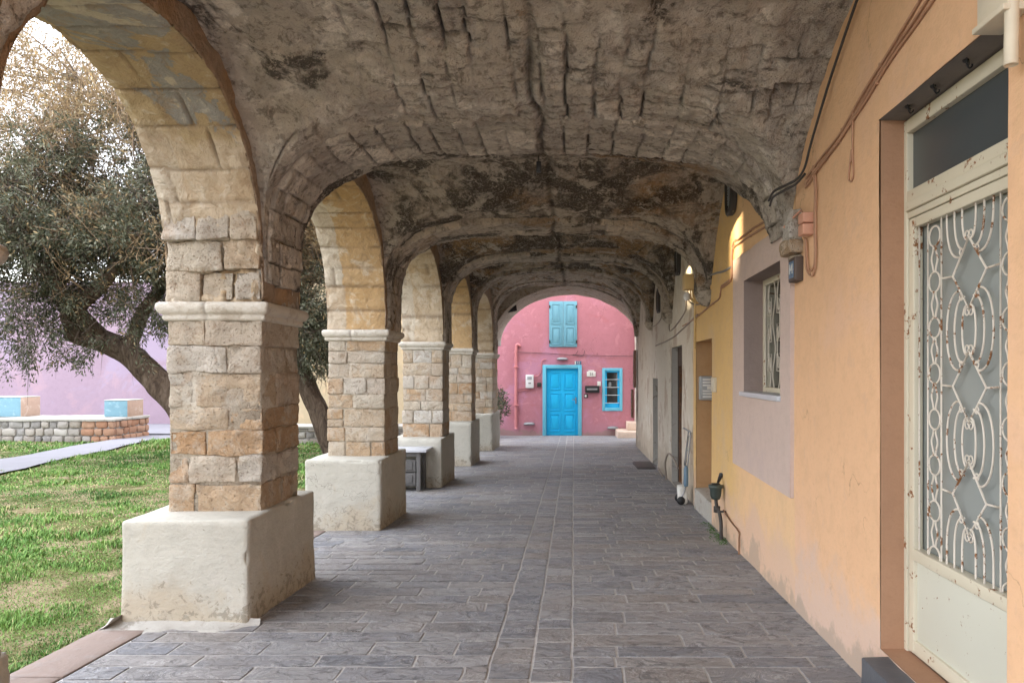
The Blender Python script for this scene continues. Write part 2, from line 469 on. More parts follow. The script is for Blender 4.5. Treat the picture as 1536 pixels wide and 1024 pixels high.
def slate():
    g = G("slate", .6, .3)
    t = g.attr("tone"); p = g.pos()
    c = g.ramp(t, [(0, (.20, .21, .235)), (.25, (.28, .282, .298)), (.5, (.225, .228, .242)), (.7, (.32, .32, .328)), (.85, (.27, .25, .235)), (1, (.36, .36, .37))])
    sep = g.t.nodes.new("ShaderNodeCombineXYZ"); g.set(sep.inputs[2], g.math("MULTIPLY", t, 40.0))
    ad = g.t.nodes.new("ShaderNodeVectorMath"); ad.operation = "ADD"; g.set(ad.inputs[0], p); g.set(ad.inputs[1], sep.outputs[0])
    q = ad.outputs[0]                                    # every slab gets its own cleft pattern
    w = g.noise(4.2, 8, .66, g.map(q, scale=(1.0, 1.35, 1), rot=(0, 0, .35)), 1.5)
    w2 = g.noise(9, 7, .7, g.map(q, scale=(1, 1.3, 1), rot=(0, 0, -.5)), 1.0)
    n2 = g.noise(40, 5, .65, q); n3 = g.noise(1.2, 5, .6, p); d = g.noise(3, 3, .5, q)
    c = g.mix(g.math("MULTIPLY", g.mask(w, .50, .60), .45), c, (.36, .35, .34))
    c = g.mix(g.math("MULTIPLY", g.mask(w2, .48, .38), .65), c, (.115, .115, .122))
    c = g.mix(g.math("MULTIPLY", g.mask(n3, .47, .62), .34), c, (.30, .265, .235))
    e = g.mask(g.math("ABSOLUTE", g.math("SUBTRACT", w, .5)), .020, .004)
    c = g.mix(g.math("MULTIPLY", g.math("MULTIPLY", e, g.mask(d, .42, .54)), .55), c, (.52, .51, .50))
    c = g.mix(g.math("MULTIPLY", g.mask(n2, .54, .7), .30), c, (.40, .395, .39))
    b = g.bump(w, 1.0, .06); b = g.bump(w2, .8, .025, b); b = g.bump(n2, .5, .006, b)
    M["slate"] = g.done(c, b, g.math("ADD", .45, g.math("MULTIPLY", w2, .35)))
    g = G("grout", .95, .1)
    n = g.noise(20, 5, .6)
    M["grout"] = g.done(g.mix(n, (.36, .35, .335), (.62, .60, .58)), g.bump(n, .6, .01))
    g = G("kerb_stone", .85, .2)
    t = g.attr("tone"); n = g.noise(8, 6, .65); n2 = g.noise(40, 5)
    c = g.mix(t, (.20, .155, .13), (.27, .215, .19))
    c = g.mix(g.math("MULTIPLY", g.mask(n, .5, .65), .5), c, (.25, .22, .205))
    M["kerb_stone"] = g.done(c, g.bump(n2, .4, .006, g.bump(n, .5, .02)))
    g = G("dark_slate", .5, .4)
    n = g.noise(9, 6, .65); n2 = g.noise(50, 4)
    M["dark_slate"] = g.done(g.mix(n, (.055, .062, .075), (.115, .12, .13)), g.bump(n2, .3, .004, g.bump(n, .3, .01)))
slate()

# ---- metal, wood, glass, small things
def rusty(name, col, amount=.5, rough=.5, scale=9):
    g = G(name, rough, .4)
    n1 = g.noise(scale, 7, .7); n2 = g.noise(scale * 5, 5, .65); n3 = g.noise(1.6, 4)
    r = g.mix(n2, (.13, .055, .022), (.30, .135, .05))
    m = g.mask(g.math("ADD", n1, g.math("MULTIPLY", g.math("SUBTRACT", n2, .5), .35)), .74 - .28 * amount, .79 - .28 * amount)
    c = g.mix(n3, tuple(k * .9 for k in col), tuple(min(1, k * 1.06) for k in col))
    M[name] = g.done(g.mix(m, c, r), g.bump(m, .3, .003), g.math("ADD", rough, g.math("MULTIPLY", m, .35)))
rusty("cream_metal", (.60, .56, .44), .52)
rusty("panel_metal", (.57, .575, .49), .36, .5, 20)
rusty("grille_iron", (.66, .61, .53), .66, .5, 14)
rusty("rust_iron", (.16, .08, .045), .8)
rusty("white_iron", (.56, .51, .43), .35, .5, 11)
def glassy(name, col, rough):
    g = G(name, rough, .5)
    n = g.noise(3, 4); n2 = g.noise(1.2, 4)
    c = g.mix(n2, tuple(k * .8 for k in col), tuple(k * 1.15 for k in col))
    M[name] = g.done(c, g.bump(n, .05, .01))
glassy("frosted_glass", (.285, .315, .305), .22)
glassy("dark_panel", (.060, .072, .078), .35)
glassy("window_glass", (.035, .037, .036), .06)
plain("blue_paint", (.008, .47, .83), .42, var=.08)
plain("pale_blue_paint", (.14, .50, .66), .5, var=.08)
plain("teal_paint", (.15, .37, .47), .6, var=.08)
plain("black_plastic", (.02, .02, .022), .45)
plain("dark_iron", (.055, .05, .047), .55, .3)
plain("grey_metal", (.26, .27, .28), .45, .4)
plain("white_plastic", (.70, .71, .71), .4, var=.05)
plain("grey_plastic", (.33, .35, .36), .4)
plain("beige_plastic", (.60, .55, .44), .5)
plain("peach_plastic", (.58, .31, .215), .55)
plain("ochre_plastic", (.66, .48, .22), .5)
plain("pink_pipe", (.56, .21, .22), .5)
plain("peach_cable", (.40, .225, .14), .6)
plain("grey_cable", (.30, .255, .215), .6)
plain("dark_cable", (.045, .04, .038), .6)
plain("copper_pipe", (.30, .17, .10), .45, .4)
plain("green_metal", (.06, .08, .075), .4, .3, scale=30)
plain("marble", (.50, .52, .56), .3, var=.12, scale=6)
plain("grey_wood", (.12, .117, .115), .75, var=.35, scale=22, bump=.3)
plain("dark_wood", (.075, .05, .038), .7, var=.4, scale=20, bump=.3)
plain("brown_door", (.20, .105, .065), .6, var=.25)
plain("dark_door", (.13, .12, .115), .55)
plain("blue_plastic", (.12, .20, .28), .4)
plain("plate_blue", (.10, .17, .27), .4)
plain("plate_white", (.72, .72, .68), .4, var=.05)
plain("plate_dark", (.085, .062, .05), .5)
plain("numeral_pale", (.55, .56, .54), .5)
plain("black_ink", (.03, .03, .035), .5)
plain("red_plastic", (.5, .10, .08), .4)
plain("roof_grey", (.30, .28, .25), .9)
plain("interior_dark", (.03, .027, .025), .9)

# ---- ground and plants
def ground():
    g = G("earth", .97, .05)
    n = g.noise(1.6, 7, .68); n2 = g.noise(14, 6, .65)
    c = g.ramp(n, [(.3, (.075, .085, .030)), (.46, (.12, .12, .05)), (.54, (.24, .19, .12)), (.75, (.33, .27, .18))])
    c = g.mix(g.math("MULTIPLY", g.mask(n2, .5, .7), .4), c, (.13, .10, .06))
    M["earth"] = g.done(c, g.bump(n2, .8, .04))
    g = G("path_concrete", .85, .2)
    n = g.noise(2.2, 6); n2 = g.noise(25, 5)
    M["path_concrete"] = g.done(g.mix(n, (.19, .19, .21), (.25, .245, .27)), g.bump(n2, .3, .01))
    g = G("grass_blades", .7, .2)
    t = g.attr("tone")
    c = g.ramp(t, [(0, (.050, .105, .030)), (.35, (.10, .215, .05)), (.65, (.18, .31, .075)), (.85, (.27, .36, .12)), (.93, (.37, .33, .17)), (1, (.46, .38, .23))])
    g.p.inputs["Subsurface Weight"].default_value = 0
    M["grass_blades"] = g.done(c)
    g = G("bark", .95, .1)
    p = g.pos()
    n = g.noise(7, 7, .7, g.map(p, scale=(1.4, 1.4, .5)), 1.2); n2 = g.noise(30, 5, .6)
    c = g.ramp(n, [(.3, (.030, .022, .017)), (.5, (.095, .07, .052)), (.7, (.17, .135, .105))])
    M["bark"] = g.done(c, g.bump(n2, .6, .01, g.bump(n, 1.0, .06)))
    for nm, st in (("olive_leaves", [(0, (.040, .048, .030)), (.35, (.08, .088, .052)), (.6, (.135, .145, .095)), (.78, (.22, .23, .18)), (.86, (.26, .185, .085)), (1, (.34, .25, .12))]),
                   ("dry_leaves", [(0, (.10, .08, .045)), (.35, (.21, .155, .08)), (.7, (.29, .215, .11)), (1, (.17, .17, .12))])):
        g = G(nm, .55, .35)
        t = g.attr("tone")
        c = g.ramp(t, st)
        tr = g.t.nodes.new("ShaderNodeBsdfTranslucent"); g.set(tr.inputs[0], c)
        mx = g.t.nodes.new("ShaderNodeMixShader"); mx.inputs[0].default_value = .25
        g.done(c)
        g.t.links.new(g.p.outputs[0], mx.inputs[1]); g.t.links.new(tr.outputs[0], mx.inputs[2]); g.t.links.new(mx.outputs[0], g.out.inputs[0])
        M[nm] = g.m
    plain("twig_bark", (.23, .165, .10), .9, var=.4, scale=4)
    plain("dark_twig", (.10, .078, .06), .9, var=.4, scale=4)
    g = G("rubble", .95, .1)
    t = g.attr("tone"); n = g.noise(12, 6, .65); x = g.xyz(g.pos())[0]
    c = g.ramp(t, [(0, (.20, .19, .185)), (.4, (.32, .305, .29)), (.7, (.27, .235, .20)), (1, (.44, .42, .39))])
    c = g.mix(g.math("MULTIPLY", g.mask(n, .45, .7), .4), c, (.42, .40, .37))
    M["rubble"] = g.done(c, g.bump(n, .7, .03))
    g = G("rubble_orange", .95, .1)
    t = g.attr("tone"); n = g.noise(9, 6, .65)
    c = g.ramp(t, [(0, (.33, .18, .115)), (.6, (.37, .23, .16)), (1, (.34, .21, .145))])
    c = g.mix(g.mask(n, .56, .68), c, (.33, .22, .15))
    M["rubble_orange"] = g.done(c, g.bump(n, .7, .03))
ground()

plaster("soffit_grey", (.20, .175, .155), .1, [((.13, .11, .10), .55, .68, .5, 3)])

plaster("mauve_reveal_shaded", (.30, .235, .21), .08, [((.25, .19, .17), .55, .68, .5, 2)])  # mauve darkened, shade of the window recess painted in

g = G("moulding_stone", .92, .15)
n1 = g.noise(7, 7, .7, None, .4); n2 = g.noise(40, 5, .7); n3 = g.noise(2, 5, .6)
c = g.mix(n3, (.50, .46, .39), (.60, .57, .51))
c = g.mix(g.math("MULTIPLY", g.mask(n1, .47, .38), .5), c, (.36, .30, .23)); c = g.mix(g.math("MULTIPLY", g.mask(n2, .55, .68), .4), c, (.30, .25, .20))
c = g.mix(g.math("MULTIPLY", g.attr("joint"), .7), c, (.15, .12, .09))
M["moulding_stone"] = g.done(c, g.bump(n2, .6, .012, g.bump(n1, .8, .03)))
# ------------------------------------------------------------------ arcade geometry
XI, XO = -2.09, -2.74                         # inner and outer faces of the arcade wall
def floor_z(y): return -1.46 - 0.03 * y
def lawn_z(y): return -1.60 - 0.010 * y
def wall_x(y): return 1.47 + 0.014 * (y - 3.5)
PIER = [(-1.35, -.70), (1.97, 2.62), (4.97, 5.64), (8.20, 8.84), (11.80, 12.45), (15.15, 15.80), (19.06, 20.30)]
PLINTH = [(-1.65, -.40), (1.55, 2.70), (4.65, 5.86), (7.84, 9.06), (11.42, 12.70), (14.76, 16.10), (18.62, 20.50)]
PTOP = [-.94, -1.0, -.94, -.945, -1.05, -1.03, -1.09]
NAMES = ["", "", "largest", "second", "third", "fourth", "last"]
CT, CB = .46, .33                             # top and underside of the impost moulding

def se(u, p):
    u = np.clip(np.abs(u), 0, 1)
    return (1 - u ** p) ** (1 / p)
def rise(y): return np.maximum(0, .060 * (np.asarray(y, float) - 8.6))
VC = -.25
def f_prof(x, y):
    """transverse section of the vault"""
    hw = np.where(np.asarray(x) < VC, 1.83 + .007 * np.maximum(0, y - 5), wall_x(np.asarray(y)) - .03 - VC)
    p = np.where(np.asarray(x) < VC, 3.6, 3.6 - .055 * np.maximum(0, y - 5))
    return .60 + (1.08 + rise(y)) * se((x - VC) / hw, p)
def g_prof(x, y, a, b):
    """lengthwise section of one bay: the lunettes over the arches and over the house walls"""
    t = np.clip((np.asarray(x) - XI) / 3.6, 0, 1)
    first = 2.5 < a < 2.7                      # the first lunette on the house side is wider: nothing springs from that wall by the glazed door
    b = b + .21 * t ** 2                       # on the house side the lunettes spread almost to the middle of the ribs
    a = a + (1.03 - a) * sstep(0, 1, t) if first else a - .21 * t ** 2
    p = 2.3 - (.3 if first else .7) * t
    v = (y - (a + b) / 2) / ((b - a) / 2)
    return .50 + (1.44 + (0 if first else .08) + .75 * rise(y) + (.14 * t if first else 0)) * se(v, p)

# ---- piers
def pier_shaft_stones(a, b, zb, zt, seed, step, amp):
    mb = MB()
    r = np.random.default_rng(seed)
    z = zb
    x0, x1 = XO + .005, XI - .005
    mb.box((x0 + .013, a + .013, zb), (x1 - .013, b - .013, zt), .12)
    odd = False
    while z < zt - .01:
        h = r.uniform(.13, .235)
        if zt - (z + h) < .11: h = zt - z
        g = .004
        y_in = a + r.uniform(.22, .42) * (b - a) / .66
        nx = 2 if r.random() < .72 else 3
        cuts = [x0] + sorted([x0 + (x1 - x0) * c for c in ([r.uniform(.24, .76)] if nx == 2 else [r.uniform(.22, .36), r.uniform(.6, .76)])]) + [x1]
        last = len(cuts) - 2
        split = r.random() < .3 and h > .19
        for i in range(len(cuts) - 1):
            deep = b if (i == last and odd) else y_in
            j = [r.uniform(-.008, .008) for _ in range(4)]
            tone = r.random()
            zz = [(z, z + h)]
            if split and i == 0: 
                m = z + h * r.uniform(.4, .6); zz = [(z, m), (m, z + h)]
            for (za, zc) in zz:
                mb.stone((cuts[i] + g + (j[0] if i == 0 else 0), a + j[1], za + g), (cuts[i + 1] - g + (j[2] if i == last else 0), deep - g, zc - g), .012, step, amp, seed + int(z * 50), tone, 7)
                tone = r.random()
        if not odd:
            xs = x0 + (x1 - x0) * r.uniform(.3, .6)
            mb.stone((x0 + g, y_in + g, z + g), (xs - g, b + r.uniform(-.006, .006), z + h - g), .012, step, amp, seed + 3, r.random(), 7)
            mb.stone((xs + g, y_in + g, z + g), (x1 - g + r.uniform(-.006, .006), b, z + h - g), .012, step, amp, seed + 4, r.random(), 7)
        else:
            mb.stone((x0 + g, y_in + g, z + g), (cuts[last] - g, b, z + h - g), .012, step, amp, seed + 5, r.random(), 7)
        z += h
        odd = not odd
    return mb

def moulding(a, b, step, seed):
    """impost moulding carried round the pier"""
    prof = [(-.01, CB), (.008, CB + .004), (.018, CB + .014), (.021, CB + .028), (.017, CB + .040), (.022, CB + .046), (.036, CB + .054), (.046, CB + .072), (.050, CB + .094), (.046, CB + .116), (.032, CB + .128), (-.05, CB + .132)]
    mb = MB()
    pts = []
    def side(p0, p1):
        n = max(4, int(np.hypot(*(np.array(p1) - p0)) / step)); return [tuple(np.array(p0) + (np.array(p1) - p0) * t) for t in np.arange(n) / n]
    x0, x1 = XO, XI
    corners = [(x0, a), (x1, a), (x1, b), (x0, b)]
    ring = []
    for i in range(4): ring += side(corners[i], corners[(i + 1) % 4])
    ring = np.array(ring)
    c = ring.mean(0)
    hw = np.array([(x1 - x0) / 2, (b - a) / 2]); cc = np.array([(x0 + x1) / 2, (a + b) / 2])
    P = np.zeros((len(ring), len(prof), 3))
    for k, (o, z) in enumerate(prof):
        P[:, k, :2] = cc + (ring - cc) * ((hw + o) / hw)
        P[:, k, 2] = z
    ns = fbm(P * 11, 4, seed)
    d = P - np.array([*cc, CB + .06])
    d[..., 2] *= .4
    d /= np.linalg.norm(d, axis=-1, keepdims=True)
    P += d * (ns * .012)[..., None]
    P[..., 2] += (vnoise(P * 1.7, seed + 9) * .006)
    # one open joint in each long side
    tone = .1 + .15 * fbm(P * 3, 3, seed)
    j = np.exp(-(np.abs(P[..., 0] - (x0 + .41 * (x1 - x0))) / .008) ** 2) * (P[..., 1] < (a + b) / 2)
    P -= d * (j * .012)[..., None]
    mb.grid(P, np.clip(tone, 0, 1).ravel(), j.ravel(), closed_u=True)
    zt = P[:, -1, 2].max() - .004
    mb.quad([(x0 + .02, a + .02, zt), (x1 - .02, a + .02, zt), (x1 - .02, b - .02, zt), (x0 + .02, b - .02, zt)], .1)
    return mb

plab = {1: "nearest pier at the left edge, only the corner of its whitewashed plinth in view",
        2: "large foreground pier of pale and orange ashlar on a big whitewashed plinth",
        3: "second pier from the foreground one, orange ashlar, behind its right shoulder",
        4: "third pier with a whitewashed plinth that the marble topped table stands against",
        5: "slim looking fourth pier between the table pier and the pier by the pink facade",
        6: "farthest and longest pier, next to the pink facade"}
for i, ((a, b), (pa, pb), pt) in enumerate(zip(PIER, PLINTH, PTOP)):
    if i == 0: continue
    t = thing("stone_pier", plab[i], "pier", ((XI + XO) / 2, (a + b) / 2, floor_z((a + b) / 2)), "whitewashed piers of the arcade")
    step = {1: .06, 2: .0125, 3: .02}.get(i, .04)
    mb = MB()
    mb.stone((-2.86, pa, floor_z(pb) - .12), (-2.05, pb, pt), .026, max(.018, step * .9), .016, 40 + i, .3, 2.4, chip=.030)
    mb.build("plinth", M["whitewash"], t, True)
    pier_shaft_stones(a, b, pt - .02, CB + .012, 10 * i + {2: 3, 3: 8}.get(i, 1), step, .027 if i == 2 else .018).build("shaft", M["limestone"], t, True)
    moulding(a, b, max(step * .8, .016), 60 + i).build("impost_moulding", M["moulding_stone"], t, True)
    if i == 2:                                 # smear of mortar where the plinth meets the paving
        mb = MB()
        X, V = np.meshgrid(np.linspace(-2.93, -1.98, 90), np.linspace(0, 1, 16), indexing="ij")
        wob = .15 + .10 * fbm(np.stack([X * 5, 0 * X, 0 * X], -1), 4, 5) - .10 * sstep(-2.2, -1.98, X) 
        Y = pa + .02 - wob * V
        Z = floor_z(Y) + .035 * (1 - V) ** 3 + .005 * (1 - V) + .006 * fbm(np.stack([X * 16, Y * 16, 0 * X], -1), 4, 4) - .012 * sstep(.75, 1, V)
        mb.grid(np.stack([X, Y, Z], -1), .5, flip=True)
        P2 = np.zeros((30, 5, 3))
        ys = np.linspace(pa - .10, pb, 30)
        for k, (o, z) in enumerate([(-.01, .07), (.02, .035), (.05, .012), (.08, .0), (.10, -.09)]):
            P2[:, k, 0] = -2.852 - o; P2[:, k, 1] = ys; P2[:, k, 2] = floor_z(ys) + z
        P2 += .006 * fbm(P2 * 14, 3, 5)[..., None]
        mb.grid(P2, .5)
        mb.build("mortar_skirt", M["mortar"], t, True)

# ---- arches of the arcade
def arch_prof(y, a, b, z0=.46, h=1.33, p=2.3):
    return z0 + h * se((y - (a + b) / 2) / ((b - a) / 2), p)
alab = {0: "arch behind the viewpoint, springing from the nearest pier",
        1: "big foreground arch with peeling yellow and grey paint on its soffit",
        2: "second arch, half stained orange soffit, between the foreground pier and the second pier",
        3: "third arch, pale dressed soffit, between the second pier and the table pier",
        4: "fourth arch, mottled orange soffit, beyond the table pier",
        5: "smallest looking arch, beside the farthest pier"}
amat = {0: "soffit_pale", 1: "soffit_painted", 2: "soffit_ochre", 3: "soffit_pale", 4: "soffit_ochre", 5: "soffit_pale"}
for i in range(1, 6):
    a, b = PIER[i][1], PIER[i + 1][0]
    y_lo = (PIER[i][0] + PIER[i][1]) / 2 if i > 0 else PIER[0][0]
    y_hi = (PIER[i + 1][0] + PIER[i + 1][1]) / 2 if i < 5 else PIER[6][1]
    step = {0: .06, 1: .016, 2: .026}.get(i, .05)
    t = thing("stone_arch", alab[i], "arch", ((XI + XO) / 2, (a + b) / 2, CT), "arches of the arcade")
    prof = lambda y: arch_prof(y, a, b)
    ys, ss = resample(prof, a, b, step)
    # soffit: dressed stones, joints across the arch
    nx = max(6, int((XI - XO) / step))
    xs = np.linspace(XO, XI, nx + 1)
    S, X = np.meshgrid(ss, xs, indexing="ij")
    Y = np.repeat(ys[:, None], nx + 1, 1)
    Z = np.repeat(prof(ys)[:, None], nx + 1, 1)
    P = np.stack([X, Y, Z], -1)
    T = np.gradient(P, axis=0); T /= np.maximum(np.linalg.norm(T, axis=-1, keepdims=True), 1e-9)
    N = np.stack([0 * X, T[..., 2], -T[..., 1]], -1)           # towards the opening
    N *= np.sign(((np.array([0, (a + b) / 2, .5]) - P) * N).sum(-1, keepdims=True))
    d, tone = blocks(S + .012 * vnoise(P * 4, 3), X + .012 * vnoise(P * 5, 4), (.19, .30), (.5, 1.2) if i != 1 else (.45, 1.4), 300 + i, 0)
    low = sstep(1.05, .9, Z) if i in (1,) else 0 * Z           # rough rubble just above the moulding
    dr, tr = blocks(S + .03 * vnoise(P * 4, 5), X + .03 * vnoise(P * 5, 6), (.17, .26), (.2, .42), 330 + i, 0)
    d = np.where(low > .5, dr, d); tone = np.where(low > .5, tr, tone)
    j = 1 - sstep(.002, .012, d)
    rough = (.012 + .022 * low) if i == 1 else .013
    edge = np.minimum(X - XO, XI - X)
    disp = -.016 * j + (tone - .5) * (.008 + .02 * low) + rough * fbm(P * (7), 5, 20 + i) + (.7 + .9 * low) * rough * fbm(P * 19, 4, 40 + i) - .9 * low * rough * np.abs(fbm(P * 10, 4, 60 + i)) * 2 - .02 * sstep(.05, 0, edge) * (.5 + .8 * vnoise(P * 9, 31))
    chip = sstep(.32, .6, vnoise(P * np.array([3, 5, 5]), 77 + i)) * low
    disp -= .05 * chip
    P = P + N * disp[..., None]
    mb = MB(); mb.grid(P, np.clip(tone, 0, 1).ravel(), (j * .9).ravel()); 
    mb.build("soffit", M[amat[i]] if i != 1 else M["soffit_painted"], t, True)
    sof = P
    if i in (1, 2):
        mb = MB(); rr = np.random.default_rng(50 + i)
        z = CT + .008
        for h, yf in zip((.19, .20, .19), (.985, .965, .93)):
            h = h + rr.uniform(-.015, .015)
            cuts = [XO + .006, *(XO + (XI - XO) * c for c in ((.36, .70) if rr.random() < .4 else (rr.uniform(.36, .62),))), XI - .012]
            yface = (a + b) / 2 + (b - a) / 2 * yf + .012
            for q in range(len(cuts) - 1):
                mb.stone((cuts[q] + .005, yface + rr.uniform(-.012, .008), z + .004), (cuts[q + 1] - .005, b + .12, z + h - .004), .011, .0125, .042 if i == 1 else .02, int(rr.integers(1, 90)), rr.choice([.05, .15, .3, .8, .9]), 6)
            z += h
        if i == 1: mb.build("rubble_course", M["limestone"], t, True)
    # inner and outer faces
    for nm, X0, s in (("inner_face", XI, 1), ("outer_face", XO, -1)):
        yy = np.concatenate([np.linspace(y_lo, a, max(3, int((a - y_lo) / step)))[:-1], ys, np.linspace(b, y_hi, max(3, int((y_hi - b) / step)))[1:]])
        zz = np.concatenate([np.full(max(3, int((a - y_lo) / step)) - 1, CT - .01), prof(ys), np.full(max(3, int((y_hi - b) / step)) - 1, CT - .01)])
        top = np.maximum(zz + .42, 1.55) if s > 0 else np.full_like(zz, 3.1)
        nt = max(5, int(1.0 / step)) if s > 0 else 14
        tt = np.linspace(0, 1, nt) ** 1.0
        Y2, Tt = np.meshgrid(yy, tt, indexing="ij")
        Z2 = zz[:, None] + Tt * (top - zz)[:, None]
        X2 = np.full_like(Y2, X0)
        P = np.stack([X2, Y2, Z2], -1)
        n = fbm(P * 5, 5, 90 + i)
        wgt = sstep(0, .06, Tt)
        P[..., 0] += s * (n * .03) * wgt - s * .012 * (1 - wgt)
        k0 = len(yy) - len(ys) - (len(np.linspace(b, y_hi, max(3, int((y_hi - b) / step)))) - 1)
        edge_pts = sof[:, -1] if s > 0 else sof[:, 0]
        P[k0:k0 + len(ys), 0] = edge_pts
        mb = MB(); mb.grid(P, .4, flip=(s < 0))
        mb.build(nm, M["arch_face"] if s > 0 else M["limestone"], t, True)

# ---- transverse ribs and vault webs
def vault_mesh(a, b, step, seed, rough, jd, cover=0.06, end=False):
    ym = (a + b) / 2
    xr = lambda y: wall_x(y)
    xa, sa = resample(lambda x: np.maximum(f_prof(x, ym), .9), XI - .05, wall_x(ym) + .12, step)
    yb, sb = resample(lambda y: g_prof(-.3, y, a, b), a, b, step)
    ne = max(2, int(.24 / step)); ea = np.linspace(.24, .24 / ne, ne)
    yb = np.concatenate([a - ea, yb, b + ea[::-1]]) if a > 2.7 else np.concatenate([yb, b + ea[::-1]])
    sb = np.concatenate([-ea, sb, sb[-1] + ea[::-1]]) if a > 2.7 else np.concatenate([sb, sb[-1] + ea[::-1]])
    X, Y = np.meshgrid(xa, yb, indexing="ij")
    SA, SB = np.meshgrid(sa, sb, indexing="ij")
    bump_ = np.cos(np.clip((Y - ym) / (b - a), -.5, .5) * pi) ** 2
    if a < 2.7: bump_ = np.maximum(bump_, sstep(ym + .3, ym - .3, Y))
    F = f_prof(X, Y) + (.16 if a < 2.7 else .27) * bump_ * se((X - VC) / 1.9, 2.0)
    Gz = g_prof(X, Y, a, b)
    k = .05 + .10 * bump_
    h = np.clip(.5 + .5 * (F - Gz) / k, 0, 1)
    Z = Gz + (F - Gz) * h + k * h * (1 - h)
    P = np.stack([X, Y, Z], -1)
    du = np.gradient(P, axis=0); dv = np.gradient(P, axis=1)
    N = np.cross(du, dv); N /= np.maximum(np.linalg.norm(N, axis=-1, keepdims=True), 1e-9)
    N = np.where(N[..., 2:3] > 0, -N, N)
    w1 = .024 * vnoise(P * 3.1, seed) + .012 * vnoise(P * 10, seed + 2); w2 = .03 * vnoise(P * 3.7, seed + 1) + .012 * vnoise(P * 11, seed + 3)
    dA, tA = blocks(SA + w1, SB + w2, (.13, .23), (.15, .36), 500 + seed, 0)
    dB, tB = blocks(SB + w1, SA + w2, (.16, .24), (.22, .5), 540 + seed, 0)
    useA = (F > Gz - .22) | (np.abs(X - VC) < .75)
    d = np.where(useA, dA, dB); tone = np.where(useA, tA, tB)
    crown = np.exp(-((X + .24 - .05 * vnoise(P * 2.2, 8) - .012 * vnoise(P * 9, 8)) / (.018 + .0012 * ym)) ** 2)
    wide = .006 + .010 * np.clip(vnoise(P * 1.3, seed + 5) + .5, 0, 1)
    j = 1 - sstep(.25 * wide, wide, d)
    # the joints are open over the crown and pointed up or plastered over elsewhere
    openj = np.clip(sstep(1.15, .55, np.abs(X + .25)) * .85 + .12 + .9 * vnoise(P * 1.6, seed + 7) + .40 * sstep(.2, .9, X), 0, 1)
    long = np.where(useA, dA, 9)
    j = j * openj * jd * np.clip(.62 + 1.1 * vnoise(P * 4.6, seed + 14), .12, 1)
    j = np.maximum(j, crown * np.clip(.85 + .7 * vnoise(P * 2.0, seed + 4), 0, 1))
    groin = np.exp(-((F - Gz) / .018) ** 2) * sstep(.25, .6, np.abs(X - VC) / 1.8) * np.clip(vnoise(P * 2.5, seed + 9) + .25, 0, 1)
    j = np.maximum(j, groin * .9)
    disp = -(.034 * j) + (tone - .5) * .026 * openj * jd + rough * fbm(P * 5.5, 5, seed) + rough * .8 * fbm(P * 2, 3, seed + 11)
    flake = sstep(.1, .22, fbm(P * np.array([2.6, 2.6, 2.6]), 4, seed + 21))
    disp -= flake * .014
    disp += .55 * rough * fbm(P * 16, 4, seed + 13) - .5 * rough * np.abs(fbm(P * 9, 4, seed + 17)) * 2
    P = P + N * disp[..., None]
    mb = MB(); mb.grid(P, np.clip(tone * .8 + .1 + .25 * (flake - .5), 0, 1).ravel(), np.clip(j, 0, 1).ravel(), flip=True)
    z, x = P[..., 2].ravel(), P[..., 0].ravel()
    gone = (z < .93) & (x > .7)                          # the web stops where the rib lands on its corbel
    f = mb.f[-1]; mb.f[-1] = f[~gone[f].any(1)]
    return mb
bays = [(PIER[0][1] - .02, PIER[1][0] + .02), (PIER[1][1] - .02, PIER[2][0] + .02), (PIER[2][1] - .02, PIER[3][0] + .02), (PIER[3][1] - .02, PIER[4][0] + .02), (PIER[4][1] - .02, PIER[5][0] + .02), (PIER[5][1] - .02, PIER[6][0] + .02)]
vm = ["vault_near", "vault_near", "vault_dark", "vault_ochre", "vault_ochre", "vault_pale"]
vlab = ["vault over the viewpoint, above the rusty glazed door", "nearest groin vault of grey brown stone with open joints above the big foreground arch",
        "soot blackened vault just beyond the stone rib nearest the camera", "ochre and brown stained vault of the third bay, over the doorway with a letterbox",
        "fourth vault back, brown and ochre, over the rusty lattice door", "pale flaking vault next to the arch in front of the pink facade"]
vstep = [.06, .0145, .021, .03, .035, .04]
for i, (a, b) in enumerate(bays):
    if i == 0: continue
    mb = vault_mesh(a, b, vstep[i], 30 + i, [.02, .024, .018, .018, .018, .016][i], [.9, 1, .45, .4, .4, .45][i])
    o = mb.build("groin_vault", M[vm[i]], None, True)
    tag(o, vlab[i], "vault", "vaults of the arcade ceiling")

